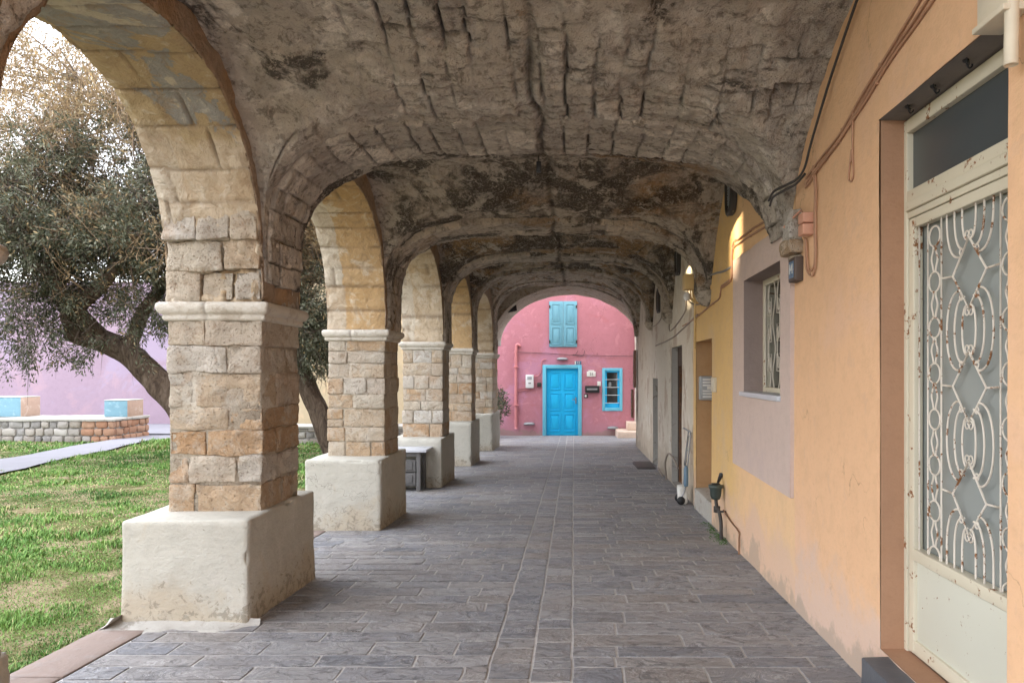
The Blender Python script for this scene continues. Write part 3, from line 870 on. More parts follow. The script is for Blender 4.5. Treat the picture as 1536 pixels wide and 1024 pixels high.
def rib_mesh(a, b, step, seed, rough, drop, jd):
    ym = (a + b) / 2
    ctr = (a + b) / 2
    xs, ss = resample(lambda x: np.maximum(f_prof(x, ym), .60), XI - .02, wall_x(ym) - .031, step)
    zl = np.arange(CT - .02, .60, step * 1.5)                    # straight foot on the pier moulding
    zs = np.concatenate([zl, f_prof(xs, ym)]); xs = np.concatenate([np.full(len(zl), XI - .02), xs]); ss = np.concatenate([zl - .6, ss])
    zc = .93 if seed == 82 else .90                              # the rib lands on its corbel
    keep = ~((xs > 0) & (zs < zc)); xs, zs, ss = xs[keep], zs[keep], ss[keep]
    n = max(6, int((b - a) / step))
    v = np.linspace(-1, 1, n + 1)
    foot = sstep(.75, 1.42, xs)                                  # the rib narrows to a foot at the house wall
    half = (b - a) / 2 * (.84 + .26 * sstep(-1.98, -1.5, xs)) * (1 - .60 * foot)
    X = np.repeat(xs[:, None], n + 1, 1)
    Y = ctr + half[:, None] * v[None]
    Z = np.repeat(zs[:, None], n + 1, 1)
    SA = np.repeat(ss[:, None], n + 1, 1)
    P = np.stack([X, Y, Z], -1)
    T = np.gradient(P, axis=0); T /= np.maximum(np.linalg.norm(T, axis=-1, keepdims=True), 1e-9)
    N = np.stack([T[..., 2], 0 * X, -T[..., 0]], -1)
    N *= np.where((N * (np.array([VC, ctr, .3]) - P)).sum(-1, keepdims=True) < 0, -1, 1)
    d, tone = blocks(SA + .015 * vnoise(P * 4, seed), Y + .02 * vnoise(P * 4, seed + 1), (.13, .21), (.22, .4), 700 + seed, 0)
    j = (1 - sstep(.003, .011, d)) * jd * np.clip(.75 + .7 * vnoise(P * 2, seed + 2), 0, 1)
    j = np.maximum(j, np.exp(-((X + .24 - .05 * vnoise(P * 2.2, 8) - .012 * vnoise(P * 9, 8)) / (.016 + .0012 * ym)) ** 2) * .95)
    disp = drop + -(.026 * j) + (tone - .5) * .02 * jd + rough * fbm(P * 6, 5, seed) + .7 * rough * fbm(P * 17, 4, seed + 5) - rough * np.abs(fbm(P * 9, 4, seed + 17))
    P = P + N * disp[..., None]
    mb = MB()
    rows = [P]
    up0, up1 = P[:, :1].copy(), P[:, -1:].copy()
    s0, s1 = [], []
    for k, h in enumerate((.03, .09, .2)):
        e0, e1 = P[:, :1] - N[:, :1] * h, P[:, -1:] - N[:, -1:] * h
        e0[..., 1] -= .006 * (k < 2); e1[..., 1] += .006 * (k < 2)
        s0.insert(0, e0); s1.append(e1)
    full = np.concatenate(s0 + [P] + s1, 1)
    jj = np.concatenate([j[:, :1] * 0] * 3 + [j] + [j[:, :1] * 0] * 3, 1); tt = np.concatenate([tone[:, :1]] * 3 + [tone] + [tone[:, -1:]] * 3, 1)
    mb.grid(full, tt.ravel(), np.clip(jj, 0, 1).ravel(), flip=True)
    return mb
rlab = ["rib over the viewpoint, springing from the nearest pier", "broad rib of grey stone nearest the camera, springing from the foreground pier", "smooth worn rib crossing from the second pier to the house wall", "third rib back, springing from the table pier",
        "fourth rib back, thin and brown", "pale farthest rib, a thin plaster bead along its edge, framing the pink facade"]
for i in range(2, 7):
    a, b = PIER[i]
    if i == 6: b = a + .9
    o = rib_mesh(a, b, [.0, .05, .0145, .022, .03, .035, .035][i], 80 + i, 0.012 if i > 2 else .02, .022 if i < 3 else .06, 1.0 if i == 2 else .55)
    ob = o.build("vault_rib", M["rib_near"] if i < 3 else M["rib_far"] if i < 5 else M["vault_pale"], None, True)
    tag(ob, rlab[i - 1], "vault rib", "ribs of the arcade ceiling")

# corbels that carry the ribs on the house wall
clab = {2: "chipped square corbel above the house number plaque", 3: "rounded bowl corbel beside the ochre junction box", 4: "rounded corbel under the third rib, on the white wall", 5: "rounded grey corbel on the white wall in front of the pink facade"}
for i in (2, 3, 4, 5):
    a, b = PIER[i]
    y = (a + b) / 2; x = wall_x(y)
    if i == 2:
        mb = MB()
        mb.stone((x - .085, 4.84, .862), (x + .02, 5.0, 1.06), .015, .014, .02, 5, .88, 12)
        mb.stone((x - .105, 4.80, .765), (x + .02, 4.985, .858), .008, .014, .02, 6, .42, 12)
        mb.stone((x - .06, 4.83, .735), (x + .02, 4.96, .762), .008, .014, .015, 7, .1, 12)
        o = mb.build("corbel", M["limestone"], None, True)
    else:
        zt = {3: .90, 4: .93, 5: 1.0}[i]
        mb = MB()
        mb.lathe([(.02, zt - .17), (.09, zt - .15), (.15, zt - .09), (.175, zt - .02), (.18, zt), (.165, zt + .015), (.001, zt + .015)], (x + .01, y - .05, 0), 2, 18, .6, pi / 2, 1.5 * pi)
        zf = float(f_prof(np.array([x - .12]), y)[0])
        mb.stone((x - .15, y - .16, zt), (x + .01, y + .08, zf + .1), .02, .04, .012, 8, .5, 9)
        o = mb.build("corbel", M["rib_far"], None, True)
    tag(o, clab[i], "corbel", "corbels on the house walls")

# barrel vault in front of the pink facade
YB0, YB1 = 19.95, 22.3
n, m = 70, 40
th = np.linspace(0, pi, n)
mb = MB()
yy = np.linspace(YB0, YB1, m)
ring = np.zeros((n, 3)); ring[:, 0] = -.13 - 2.08 * np.cos(th); ring[:, 2] = .75 + 1.53 * np.sin(th)
P = np.repeat(ring[:, None], m, 1); P[..., 1] = yy[None]
P[..., 2] += .03 * fbm(P * 3, 4, 3)
top = np.repeat(ring[:, None], 2, 1)
for k, y in ((0, YB0), (1, YB1)):                       # faces of the arch at either end
    Q = np.zeros((n, 6, 3)); t_ = np.linspace(0, 1, 6)
    Q[:, :, 0] = ring[:, None, 0] * (1 + .02 * t_); Q[:, :, 1] = y; Q[:, :, 2] = P[:, -k, 2][:, None] + t_[None] * (3.0 - ring[:, 2])[:, None]
    Q[:, 0] = P[:, 0 if k == 0 else -1]
    mb.grid(Q, .5, flip=(k == 0))
mb.grid(P, .5)
o = mb.build("barrel_vault", M["vault_end"], None, True)
tag(o, "cream and ochre barrel vault at the far mouth of the arcade", "vault")

# plain wall head carrying the barrel vault on the courtyard side
mb = MB(); mb.stone((-2.75, PIER[6][1] + .01, .74), (-2.20, YB1, 3.0), .02, .12, .012, 6, .4, 4)
o = mb.build("end_wall", M["whitewash"], None, True); tag(o, "whitewashed wall head over the last opening to the courtyard, just before the pink facade", "wall")

# the storey above, as a solid block over the vaults
mb = MB()
mb.box((-2.72, -2.6, 2.95), (5.0, 22.3, 5.4))
o = mb.build("upper_storey", M["limestone"]); tag(o, "stone upper storey carried over the arcade vaults", "building")
# ------------------------------------------------------------------ paving, kerb, lawn, path
def slabs():
    mb = MB()
    r = np.random.default_rng(21)
    strips = [(-.452, -.226), (-.226, -.012)]
    def slab(x0, x1, y0, y1, near):
        g = .0105
        nu, nv = (7, 5) if near else (3, 2)
        x = np.linspace(x0 + g * .8, x1 - g * .8, nu); y = np.linspace(y0 + g, y1 - g, nv)
        X, Y = np.meshgrid(x, y, indexing="ij")
        X = X + .006 * vnoise(np.stack([X * 7, Y * 7, 0 * X], -1), 5); Y = Y + .006 * vnoise(np.stack([X * 7, Y * 7, 0 * X + 9], -1), 6)
        tilt = r.normal(0, .0025, 2)
        Z = floor_z(Y) + r.normal(0, .0008) + tilt[0] * (X - (x0 + x1) / 2) + tilt[1] * (Y - (y0 + y1) / 2) + 0.0012 * vnoise(np.stack([X * 9, Y * 14, 0 * X], -1), 7)
        P = np.stack([X, Y, Z], -1)
        t = r.random()
        mb.grid(P, t)
        # edges down to the bed
        ring = np.concatenate([P[:, 0], P[1:, -1], P[-1, ::-1][1:], P[::-1, 0][:0]])
        bd = np.concatenate([P[:-1, 0], P[-1, :-1], P[:0:-1, -1], P[0, :0:-1]])
        low = bd.copy(); low[:, 2] -= .016
        mb.grid(np.stack([low, bd], 1), t, flip=True, closed_u=True)
    def courses(x0, x1f, y0, y1, hlo, hhi, llo, lhi):
        y = y0
        while y < y1:
            h = r.uniform(hlo, hhi)
            near = y < 9
            x = x0
            off = True
            xe = x1f(y)
            while x < xe - .05:
                L = r.uniform(llo, lhi)
                if off: L *= r.uniform(.4, 1); off = False
                if xe - (x + L) < .12: L = xe - x
                slab(x, x + L, y, y + h, near); x += L
            y += h
    courses(-2.62, lambda y: -.452, -1.0, 25.4, .145, .245, .32, .68)
    courses(-.012, lambda y: wall_x(y) + .02 if y < 20 else 2.12, -1.0, 25.4, .145, .245, .32, .72)
    for s in strips:
        y = -1.0 + r.uniform(0, .1)
        while y < 25.4:
            h = r.uniform(.15, .27); slab(s[0], s[1], y, y + h, y < 9); y += h
    return mb
o = slabs().build("paving", M["slate"]); tag(o, kind="structure")
mb = MB()
ys = np.linspace(-6, 26, 40)
P = np.zeros((40, 12, 3)); P[..., 0] = np.linspace(-2.625, 2.9, 12)[None]; P[..., 1] = ys[:, None]; P[..., 2] = floor_z(ys)[:, None] - .0055
mb.grid(P, .5, flip=True)
o = mb.build("paving_bed", M["grout"]); tag(o, kind="structure")
mb = MB()
r = np.random.default_rng(3)
y = -1.2
while y < 25:
    L = r.uniform(.42, .8)
    z0, z1 = floor_z(y), floor_z(y + L)
    mb.stone((-2.94 + r.uniform(-.01, .01), y + .006, z1 - .18), (-2.632, y + L - .006, (z0 + z1) / 2 + .004), .012, .04, .008, int(y * 9) % 97, r.random(), 8)
    y += L
per = len(mb.v) // 6                                # the kerb falls with the paving
for k in range(per):
    blk = mb.v[k * 6:(k + 1) * 6]; yc = np.mean([b_[:, 1].mean() for b_ in blk])
    for b_ in blk: b_[:, 2] -= .03 * (b_[:, 1] - yc)
o = mb.build("kerb", M["kerb_stone"], None, True); tag(o, kind="structure")

# ground of the courtyard
mb = MB()
n = 150
xs = np.linspace(0, 1, n); 
X, Y = np.meshgrid(-2.90 - 60 * xs ** 2.2, np.concatenate([np.linspace(-40, 0, 20)[:-1], np.linspace(0, 26, 150)]), indexing="ij")
Z = lawn_z(np.maximum(Y, 0)) - .02 + .05 * fbm(np.stack([X * .8, Y * .8, 0 * X], -1), 3, 2) * sstep(-2.95, -3.3, X)
mb.grid(np.stack([X, Y, Z], -1), .5)
o = mb.build("ground", M["earth"], None, True); tag(o, kind="structure")
def gz(x, y): return lawn_z(np.maximum(y, 0)) - .02 + .05 * fbm(np.stack([x * .8, y * .8, 0 * x], -1), 3, 2) * sstep(-2.95, -3.3, x)
# ground beyond, out to the horizon
mb = MB(); mb.quad([(-400, -400, -3.2), (400, -400, -3.2), (400, 600, -3.2), (-400, 600, -3.2)])
o = mb.build("far_ground", M["earth"]); tag(o, kind="structure")

PATH = spline([(-9.75, 6), (-10.0, 10.5), (-10.45, 13.35), (-11.0, 16.9), (-11.35, 20.0), (-11.4, 21.5)], 14)
mb = MB()
T = np.gradient(PATH, axis=0); T /= np.linalg.norm(T, axis=1, keepdims=True)
Nn = np.stack([T[:, 1], -T[:, 0]], -1)
P = np.zeros((len(PATH), 7, 3))
for k, w in enumerate(np.linspace(-.60, .60, 7)):
    P[:, k, :2] = PATH + Nn * w
P[..., 2] = gz(P[..., 0], P[..., 1]) + .045
mb.grid(P, .5)
o = mb.build("path", M["path_concrete"], None, True); tag(o, kind="structure")
mb = MB()
xs = np.linspace(-30, -2.96, 60); yy = np.linspace(20.6, 25.2, 12)
X, Y = np.meshgrid(xs, yy, indexing="ij")
mb.grid(np.stack([X, Y, lawn_z(Y) + .055], -1), .5)
o = mb.build("pavement", M["path_concrete"], None, True); tag(o, kind="structure")

# grass
def path_dist(x, y):
    d = np.full(x.shape, 9.0)
    for p in PATH[::3]: d = np.minimum(d, np.hypot(x - p[0], y - p[1]))
    return d
def grass():
    r = np.random.default_rng(11)
    out = []
    for (y0, y1, N, hgt, wid) in ((2.6, 6.5, 85000, .022, .0030), (6.5, 11, 95000, .027, .0048), (11, 16, 70000, .036, .008), (16, 20.6, 36000, .055, .013)):
        y = r.uniform(y0, y1, N)
        lo = np.maximum(-.96 * y - .4, -24); hi = np.minimum(-2.97, -.30 * y)
        hi = np.where(y < 6, -2.97, hi)
        x = lo + (hi - lo) * r.random(N)
        p = np.stack([x, y, 0 * x], -1)
        bare = fbm(p * np.array([.9, 1.1, 1]), 4, 40) + .45 * fbm(p * 4, 3, 41)
        nearb = sstep(5.2, 3.4, y)
        keep = bare < .36 - .44 * nearb + .22 * r.random(N)
        keep &= path_dist(x, y) > .58 + .12 * vnoise(p * 3, 5) 
        keep &= ~((y > 18.9) & (x < -11.7)) & ~((y > 18.0) & (x > -8.7) & (x < -3.2))
        x, y, p = x[keep], y[keep], p[keep]
        n = len(x)
        tuft = sstep(.05, .5, fbm(p * 2.2, 3, 50))
        h = hgt * (.45 + 1.1 * r.random(n) ** 2) * (.6 + 1.3 * tuft)
        edge_ = sstep(-3.35, -3.0, x) * sstep(6, 4.5, y) * (vnoise(p * 6, 3) > -.2)
        h = h * (1 + 1.6 * edge_ * r.random(n)); h = np.where(r.random(n) < .02, h * 2.2, h)
        an = r.uniform(0, 2 * pi, n); lean = r.uniform(.15, 1.0, n)
        dx, dy = np.cos(an), np.sin(an)
        w = wid * r.uniform(.7, 1.4, n)
        z = gz(x, y) - .005
        px, py = -dy * w, dx * w
        A = np.stack([x - px, y - py, z], -1); B = np.stack([x + px, y + py, z], -1)
        mx, my, mz = x + dx * lean * h * .35, y + dy * lean * h * .35, z + h * .62
        C = np.stack([mx + px * .8, my + py * .8, mz], -1); D = np.stack([mx - px * .8, my - py * .8, mz], -1)
        E = np.stack([x + dx * lean * h, y + dy * lean * h, z + h * (1.05 - .25 * lean)], -1)
        V = np.stack([A, B, C, D, E], 1).reshape(-1, 3)
        i = np.arange(n)[:, None] * 5
        F = np.concatenate([i + np.array([0, 1, 2, 3]), i + np.array([3, 2, 4, 4])])
        patch = .5 + .9 * fbm(p * .7, 4, 60) + .35 * fbm(p * 5, 2, 61)
        dry = (r.random(n) < .07 + .16 * sstep(5, 3.4, y) + .3 * sstep(.1, .45, bare[keep]))
        tn = np.clip(.40 + .34 * (patch - .5) * 2 * .6 + .16 * r.normal(size=n), 0, .84)
        tn = np.where(dry, r.uniform(.86, 1, n), tn)
        out.append((V, F, np.repeat(tn, 5)))
    mb = MB()
    for V, F, t in out: mb.add(V, F, t)
    return mb
o = grass().build("grass", M["grass_blades"]); tag(o, kind="stuff")
# ------------------------------------------------------------------ house walls on the right
def wall_sheet(y0, y1, z0f, z1, holes, depth=.16, step=.12, xf=wall_x, thick=.4, jamb_tone=.5):
    """front of a wall along Y with openings cut out; holes = (y0, y1, z0, z1).  Returns (wall, jambs)"""
    mb, jb = MB(), MB()
    ycut = sorted({y0, y1, *[h[0] for h in holes], *[h[1] for h in holes]})
    zcut = sorted({-2.6, z1, *[h[2] for h in holes], *[h[3] for h in holes]})
    for ya, yb in zip(ycut, ycut[1:]):
        for za, zb in zip(zcut, zcut[1:]):
            if any(ya >= h[0] - 1e-6 and yb <= h[1] + 1e-6 and za >= h[2] - 1e-6 and zb <= h[3] + 1e-6 for h in holes): continue
            nu, nv = max(1, int((yb - ya) / step)), max(1, int((zb - za) / step))
            Y, Z = np.meshgrid(np.linspace(ya, yb, nu + 1), np.linspace(za, zb, nv + 1), indexing="ij")
            X = xf(Y) + .010 * fbm(np.stack([0 * Y, Y * 1.3, Z * 1.3], -1), 3, 14)
            mb.grid(np.stack([X, Y, Z], -1), .5, flip=True)
    for (ya, yb, za, zb) in holes:
        for pts in (((ya, za), (ya, zb)), ((yb, zb), (yb, za)), ((ya, zb), (yb, zb)), ((yb, za), (ya, za))):
            (p, q), (s, t) = pts
            jb.quad([(xf(p) + .004, p, q), (xf(s) + .004, s, t), (xf(s) + depth, s, t), (xf(p) + depth, p, q)])
    # back and ends
    mb.quad([(xf(y0) + thick, y0, -2.6), (xf(y1) + thick, y1, -2.6), (xf(y1) + thick, y1, z1), (xf(y0) + thick, y0, z1)])
    for y in (y0, y1): mb.quad([(xf(y), y, -2.6), (xf(y) + thick, y, -2.6), (xf(y) + thick, y, z1), (xf(y), y, z1)])
    return mb, jb

# ---- peach house with the rusty glazed door
DY0, DY1, DZ0, DZ1 = 2.485, 3.555, -1.335, 1.205
ph = thing("peach_house", "peach painted house wall in the foreground with a rusty glazed door", "house", (1.47, 2.0, floor_z(2.0)))
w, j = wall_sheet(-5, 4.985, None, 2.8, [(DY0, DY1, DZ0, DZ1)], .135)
w.build("wall", M["peach_paint"], ph, True); j.build("door_reveal", M["peach_jamb_shaded"], ph)
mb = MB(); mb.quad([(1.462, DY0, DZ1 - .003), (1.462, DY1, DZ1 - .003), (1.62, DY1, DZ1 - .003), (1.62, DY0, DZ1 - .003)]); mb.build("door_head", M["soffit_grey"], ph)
XD = 1.597                                     # plane of the door
door = MB()
fr = MB()
def bx(mb, y0, y1, z0, z1, x0, x1, r=.004): mb.rbox((x0, y0, z0), (x1, y1, z1), r, 1)
# fixed frame
fr_w = .035
bx(fr, DY1 - .03, DY1 + .02, DZ0, DZ1 - .012, XD - .01, XD + .05)
bx(fr, DY0 - .02, DY0 + .03, DZ0, DZ1 - .012, XD - .01, XD + .05)
bx(fr, DY0 + .032, DY1 - .032, 1.13, DZ1 - .012, XD - .012, XD + .05)
bx(fr, DY0 + .032, DY1 - .032, .80, .852, XD - .012, XD + .05)
bx(fr, DY0 + .032, DY1 - .032, .755, .798, XD - .022, XD + .05)
bx(fr, DY0 + .032, DY1 - .032, .722, .753, XD - .008, XD + .05)
# leaf
LY0, LY1 = DY0 + .036, DY1 - .036
bx(door, LY1 - .052, LY1, -1.325, .718, XD - .004, XD + .04)
bx(door, LY0, LY0 + .052, -1.325, .718, XD - .004, XD + .04)
bx(door, LY0 + .053, LY1 - .053, .672, .718, XD - .003, XD + .04)
bx(door, LY0 + .053, LY1 - .053, -.885, -.832, XD - .012, XD + .04)
bx(door, LY0 + .053, LY1 - .053, -1.325, -1.262, XD - .003, XD + .04)
d = door.build("door", M["cream_metal"], ph)
fr.build("door_frame", M["cream_metal"], d)
mb = MB(); bx(mb, LY0 + .05, LY1 - .05, -1.265, -.884, XD + .012, XD + .035); mb.build("lower_panel", M["panel_metal"], d)
mb = MB(); bx(mb, DY0 + .03, DY1 - .03, .852, 1.131, XD + .02, XD + .03, .002); mb.build("transom_pane", M["dark_panel"], d)
mb = MB(); bx(mb, LY0 + .02, LY1 - .006, -.86, .70, XD + .044, XD + .050, .002); mb.build("glass_pane", M["frosted_glass"], d)
mb = MB(); bx(mb, DY0 - .01, DY1 + .01, DZ0, DZ1, XD + .09, XD + .12); mb.build("door_backing", M["interior_dark"], d)
# wrought iron grille
gm = MB()
xg = XD + .012
rb = .0052
def gt(pts, r=rb, a=.5, n=6, sm=True):
    p = np.array([(xg, y, z) for y, z in pts]); gm.tube(spline(p, 6) if sm and len(p) > 2 else p, r, n, a)
YC = 3.012
for yy in (LY1 - .075, YC + .225, YC + .348, YC - .225, YC - .348, LY0 + .075):
    gt([(yy, -.832), (yy, .674)], .0042, sm=False)
for cy in (YC + .2865, YC - .2865):
    z = .60
    while z > -.83:
        an = np.linspace(0, 2 * pi, 21)
        gt([(cy + .050 * cos(q), z + .045 * sin(q)) for q in an], .0042, sm=False)
        zt, zb = z - .045, z - .159
        if zb > -.83:
            for s in (-1, 1):
                gt([(cy + s * .010, zt), (cy + s * .012, zt - .018), (cy + s * .027, zt - .055), (cy + s * .016, zt - .088), (cy + s * .008, zb)], .0042)
        z -= .204
def scroll(y, z, s, v, R=.020):
    q = np.linspace(0, 1.55 * 2 * pi * .62, 14)
    gt([(y + s * (R - R * .62 * t / q[-1]) * sin(t) * 1.0, z + v * (R * .9 - (R - R * .62 * t / q[-1]) * cos(t))) for t in q], .0034, sm=False)
dia = [.400, -.066, -.520]
DH = [.146, .144, .149]
for zc, dh in zip(dia, DH):
    gt([(YC, zc + dh), (YC + .128, zc), (YC, zc - dh), (YC - .128, zc), (YC, zc + dh)], .0052, sm=False)
    for s in (-1, 1):
        gt([(YC + s * .128, zc), (YC + s * .225, zc + .004)], 0.0046, sm=False)
        for v in (-1, 1):
            scroll(YC + s * .012, zc + v * (dh - .005), s, v)
            scroll(YC + s * .058, zc + v * (dh - .066), s, v, .017)
def arcs(zc, up, down, top=True, bot=True):
    """nested upright arcs between two diamonds"""
    for hw, hh, inn in ((.178, .166, .072), (.114, .138, .036), (.052, .102, .012)):
        for s in (-1, 1):
            pts = []
            for q in np.linspace(-pi / 2 if bot else 0, pi / 2 if top else 0, 17):
                pts.append((YC + s * (inn + (hw - inn) * abs(cos(q)) ** .8), zc + hh * sin(q)))
            if not bot: pts = [(pts[0][0], -.832)] + pts[0:]
            if not top: pts = pts + [(pts[-1][0], .674)]
            gt(pts, .0047, sm=False)
arcs(.167, 0, 0); arcs(-.293, 0, 0)
arcs(.64, 0, 0, top=False); arcs(-.745, 0, 0, bot=False)
gm.build("iron_grille", M["grille_iron"], d, True)

# plant hooks and a lamp holder painted over, on the soffit of the doorway
hk = [(3.36, .0), (3.12, .0), (2.86, .0)]
hlab = ["black iron hook farthest inside the doorway head, a bare loop", "middle black iron hook under the doorway head", "black iron hook nearest the camera under the doorway head"]
for (y, _), l in zip(hk, hlab):
    mb = MB()
    p = [(1.515, y, 1.20), (1.52, y, 1.182), (1.532, y + .006, 1.172), (1.545, y + .010, 1.180), (1.547, y + .012, 1.190)]
    mb.tube(spline(p, 5), .0035, 6)
    mb.lathe([(.001, 1.203), (.012, 1.202), (.012, 1.196), (.006, 1.190), (.001, 1.190)], (1.515, y, 0), 2, 12)
    mb.tube([(1.50, y - .035, 1.194), (1.525, y, 1.188), (1.545, y + .035, 1.196)], [.003, .006, .003], 6)
    o = mb.build("iron_hook", M["black_plastic"], None, True); tag(o, l, "hook", "hooks under the doorway head")

mb = MB()
mb.stone((1.345, 2.35, floor_z(3.6) - .1), (1.60, 3.47, -1.337), .010, .03, .006, 3, .5, 6)
o = mb.build("door_step", M["dark_slate"], None, True); tag(o, "dark slate step at the foot of the rusty glazed door", "step")

# ---- ochre house: mauve window surround, doorway with a letterbox
OY0, OY1 = 4.985, 9.62
oh = thing("ochre_house", "ochre painted house wall with a mauve framed barred window and an open doorway", "house", (1.52, 7.2, floor_z(7.2)))
WY0, WY1, WZ0, WZ1 = 5.26, 6.46, -.19, .785
GY0, GY1, GZ0, GZ1 = 8.25, 9.40, -1.50, .365
w, j = wall_sheet(OY0, OY1, None, 3.0, [(WY0, WY1, WZ0, WZ1), (GY0, GY1, GZ0, GZ1)], .001)
w.build("wall", M["ochre_paint"], oh, True)
# raised mauve panel round the window
def slab_with_hole(y0, y1, z0, z1, hole, out, seed, xf=wall_x):
    mb = MB()
    ys = sorted({y0, y1, hole[0], hole[1]}); zs = sorted({z0, z1, hole[2], hole[3]})
    for a, b in zip(ys, ys[1:]):
        for c, e in zip(zs, zs[1:]):
            if a >= hole[0] - 1e-6 and b <= hole[1] + 1e-6 and c >= hole[2] - 1e-6 and e <= hole[3] + 1e-6: continue
            Y, Z = np.meshgrid(np.linspace(a, b, 10), np.linspace(c, e, 10), indexing="ij")
            p3 = np.stack([0 * Y, Y * 2, Z * 2], -1)
            X = xf(Y) - out - .006 * fbm(p3, 3, seed)
            if abs(e - z1) < 1e-6: Z = Z + .03 * fbm(p3 * 3, 4, seed + 1) * (Z > z1 - .01)
            mb.grid(np.stack([X, Y, Z], -1), .5, flip=True)
    for pts in (((y0, z0), (y0, z1)), ((y1, z1), (y1, z0)), ((y0, z1), (y1, z1)), ((y1, z0), (y0, z0))):
        (p, q), (s, t) = pts
        mb.quad([(xf(p) - out, p, q), (xf(s) - out, s, t), (xf(s) + .02, s, t), (xf(p) + .02, p, q)])
    return mb
sur = slab_with_hole(5.0, 6.93, -.86, 1.02, (WY0, WY1, WZ0, WZ1), .028, 5)
sur.build("window_surround", M["mauve_paint"], oh)
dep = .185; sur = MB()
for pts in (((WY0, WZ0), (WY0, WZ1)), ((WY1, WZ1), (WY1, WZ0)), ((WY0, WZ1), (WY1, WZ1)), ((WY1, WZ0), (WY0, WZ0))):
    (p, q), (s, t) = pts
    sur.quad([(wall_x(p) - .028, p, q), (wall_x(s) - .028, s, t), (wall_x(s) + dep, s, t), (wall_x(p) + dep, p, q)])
sur.build("window_reveal", M["mauve_reveal_shaded"], oh)
XW = wall_x(5.9) + dep
fm = MB()
bx(fm, WY0, WY0 + .045, WZ0, WZ1, XW - .04, XW + .03); bx(fm, WY1 - .045, WY1, WZ0, WZ1, XW - .04, XW + .03)
bx(fm, WY0 + .046, WY1 - .046, WZ1 - .05, WZ1, XW - .04, XW + .03); bx(fm, WY0 + .046, WY1 - .046, WZ0, WZ0 + .05, XW - .04, XW + .03)
wf = fm.build("window", M["cream_metal"], oh)
mb = MB(); bx(mb, WY0 + .04, WY1 - .04, WZ0 + .04, WZ1 - .04, XW + .012, XW + .02, .002); mb.build("pane", M["window_glass"], wf)
mb = MB(); mb.stone((wall_x(5.9) - .062, WY0 - .01, WZ0 - .028), (XW - .042, WY1 + .01, WZ0 + .012), .006, .05, .002, 2, .5)
mb.build("window_sill", M["marble"], wf, True)
gm = MB(); xg = XW - .028
ya, yb, za, zb = WY0 + .06, WY1 - .06, WZ0 + .05, WZ1 - .05
for k in range(9):
    y = ya + (yb - ya) * k / 8
    pts = []
    for q in np.linspace(0, 1, 15):
        pts.append((y + .038 * sin(q * 4 * pi + (k % 2) * pi) * (0 if k in (0, 8) else 1), za + (zb - za) * q))
    gt(pts, .0062)
for k in range(4):
    y = ya + (yb - ya) * (k * 2 + 1) / 8
    for zc in (za + .24 * (zb - za), za + .52 * (zb - za), za + .78 * (zb - za)):
        gt([(y - .05, zc - .07), (y - .05, zc + .07), (y + .05, zc + .07), (y + .05, zc - .07), (y - .05, zc - .07)], .0055, sm=False)
        gt([(y + .035 * cos(q), zc + .045 * sin(q)) for q in np.linspace(0, 2 * pi, 13)], .0045, sm=False)
gm.build("window_grille", M["white_iron"], wf, True)
# deep doorway
mb = MB(); dp = .55
for pts in (((GY0, GZ0), (GY0, GZ1)), ((GY1, GZ1), (GY1, GZ0)), ((GY0, GZ1), (GY1, GZ1))):
    (p, q), (s, t) = pts
    mb.quad([(wall_x(p) + .003, p, q), (wall_x(s) + .003, s, t), (wall_x(s) + dp, s, t), (wall_x(p) + dp, p, q)])
mb.build("door_reveal", M["brown_recess"], oh)
mb = MB(); mb.rbox((wall_x(8.8) + .5, GY0, GZ0), (wall_x(8.8) + .54, GY1, GZ1), .004)
for k in range(2):
    for q in range(2):
        mb.rbox((wall_x(8.8) + .485, GY0 + .12 + k * .5, GZ0 + .2 + q * .85), (wall_x(8.8) + .51, GY0 + .52 + k * .5, GZ0 + .9 + q * .85), .01)
mb.build("door", M["brown_door"], oh)
mb = MB(); mb.stone((wall_x(8.8) - .015, GY0 - .02, floor_z(9.4) - .1), (wall_x(8.8) + .56, GY1 + .02, GZ0 + .02), .015, .05, .012, 4, .5)
mb.build("door_sill", M["mortar"], oh, True)

# ---- white house: rusty lattice door and a narrow grey door
HY0, HY1 = 9.62, 20.05
wh = thing("white_house", "white house wall with peeling paint, a rusty lattice door and a narrow grey door", "house", (1.62, 15, floor_z(15)))
L0, L1, LZ0, LZ1 = 10.75, 12.05, -1.80, .375
K0, K1, KZ0, KZ1 = 14.3, 15.35, -1.93, -.15
w, j = wall_sheet(HY0, HY1, None, 3.1, [(L0, L1, LZ0, LZ1), (K0, K1, KZ0, KZ1)], .16)
w.build("wall", M["white_peeling"], wh, True)
for h in ((L0, L1, LZ0, LZ1), (K0, K1, KZ0, KZ1)):
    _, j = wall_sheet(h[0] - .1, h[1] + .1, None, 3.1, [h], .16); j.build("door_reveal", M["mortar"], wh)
XL = wall_x(11.4) + .13
fm = MB()
bx(fm, L0, L0 + .07, LZ0, LZ1, XL - .02, XL + .04); bx(fm, L1 - .07, L1, LZ0, LZ1, XL - .02, XL + .04); bx(fm, L0 + .071, L1 - .071, LZ1 - .30, LZ1, XL - .02, XL + .04)
ld = fm.build("lattice_door", M["dark_wood"], wh)
mb = MB(); bx(mb, L0 + .06, L1 - .06, LZ0, LZ1 - .2, XL + .03, XL + .06); mb.build("door_panel", M["dark_wood"], ld)
gm = MB(); xg = XL
for k in range(8):
    gt([(L0 + .1 + k * .155, LZ0), (L0 + .1 + k * .155, LZ1 - .31)], .009, sm=False)
for k in range(14):
    z = LZ0 + .08 + k * .125
    gt([(L0 + .08, z), (L1 - .08, z + (.06 if k % 2 else -.06))], .007, sm=False)
gm.build("door_lattice", M["rust_iron"], ld, True)
mb = MB(); x = wall_x(14.8) + .12
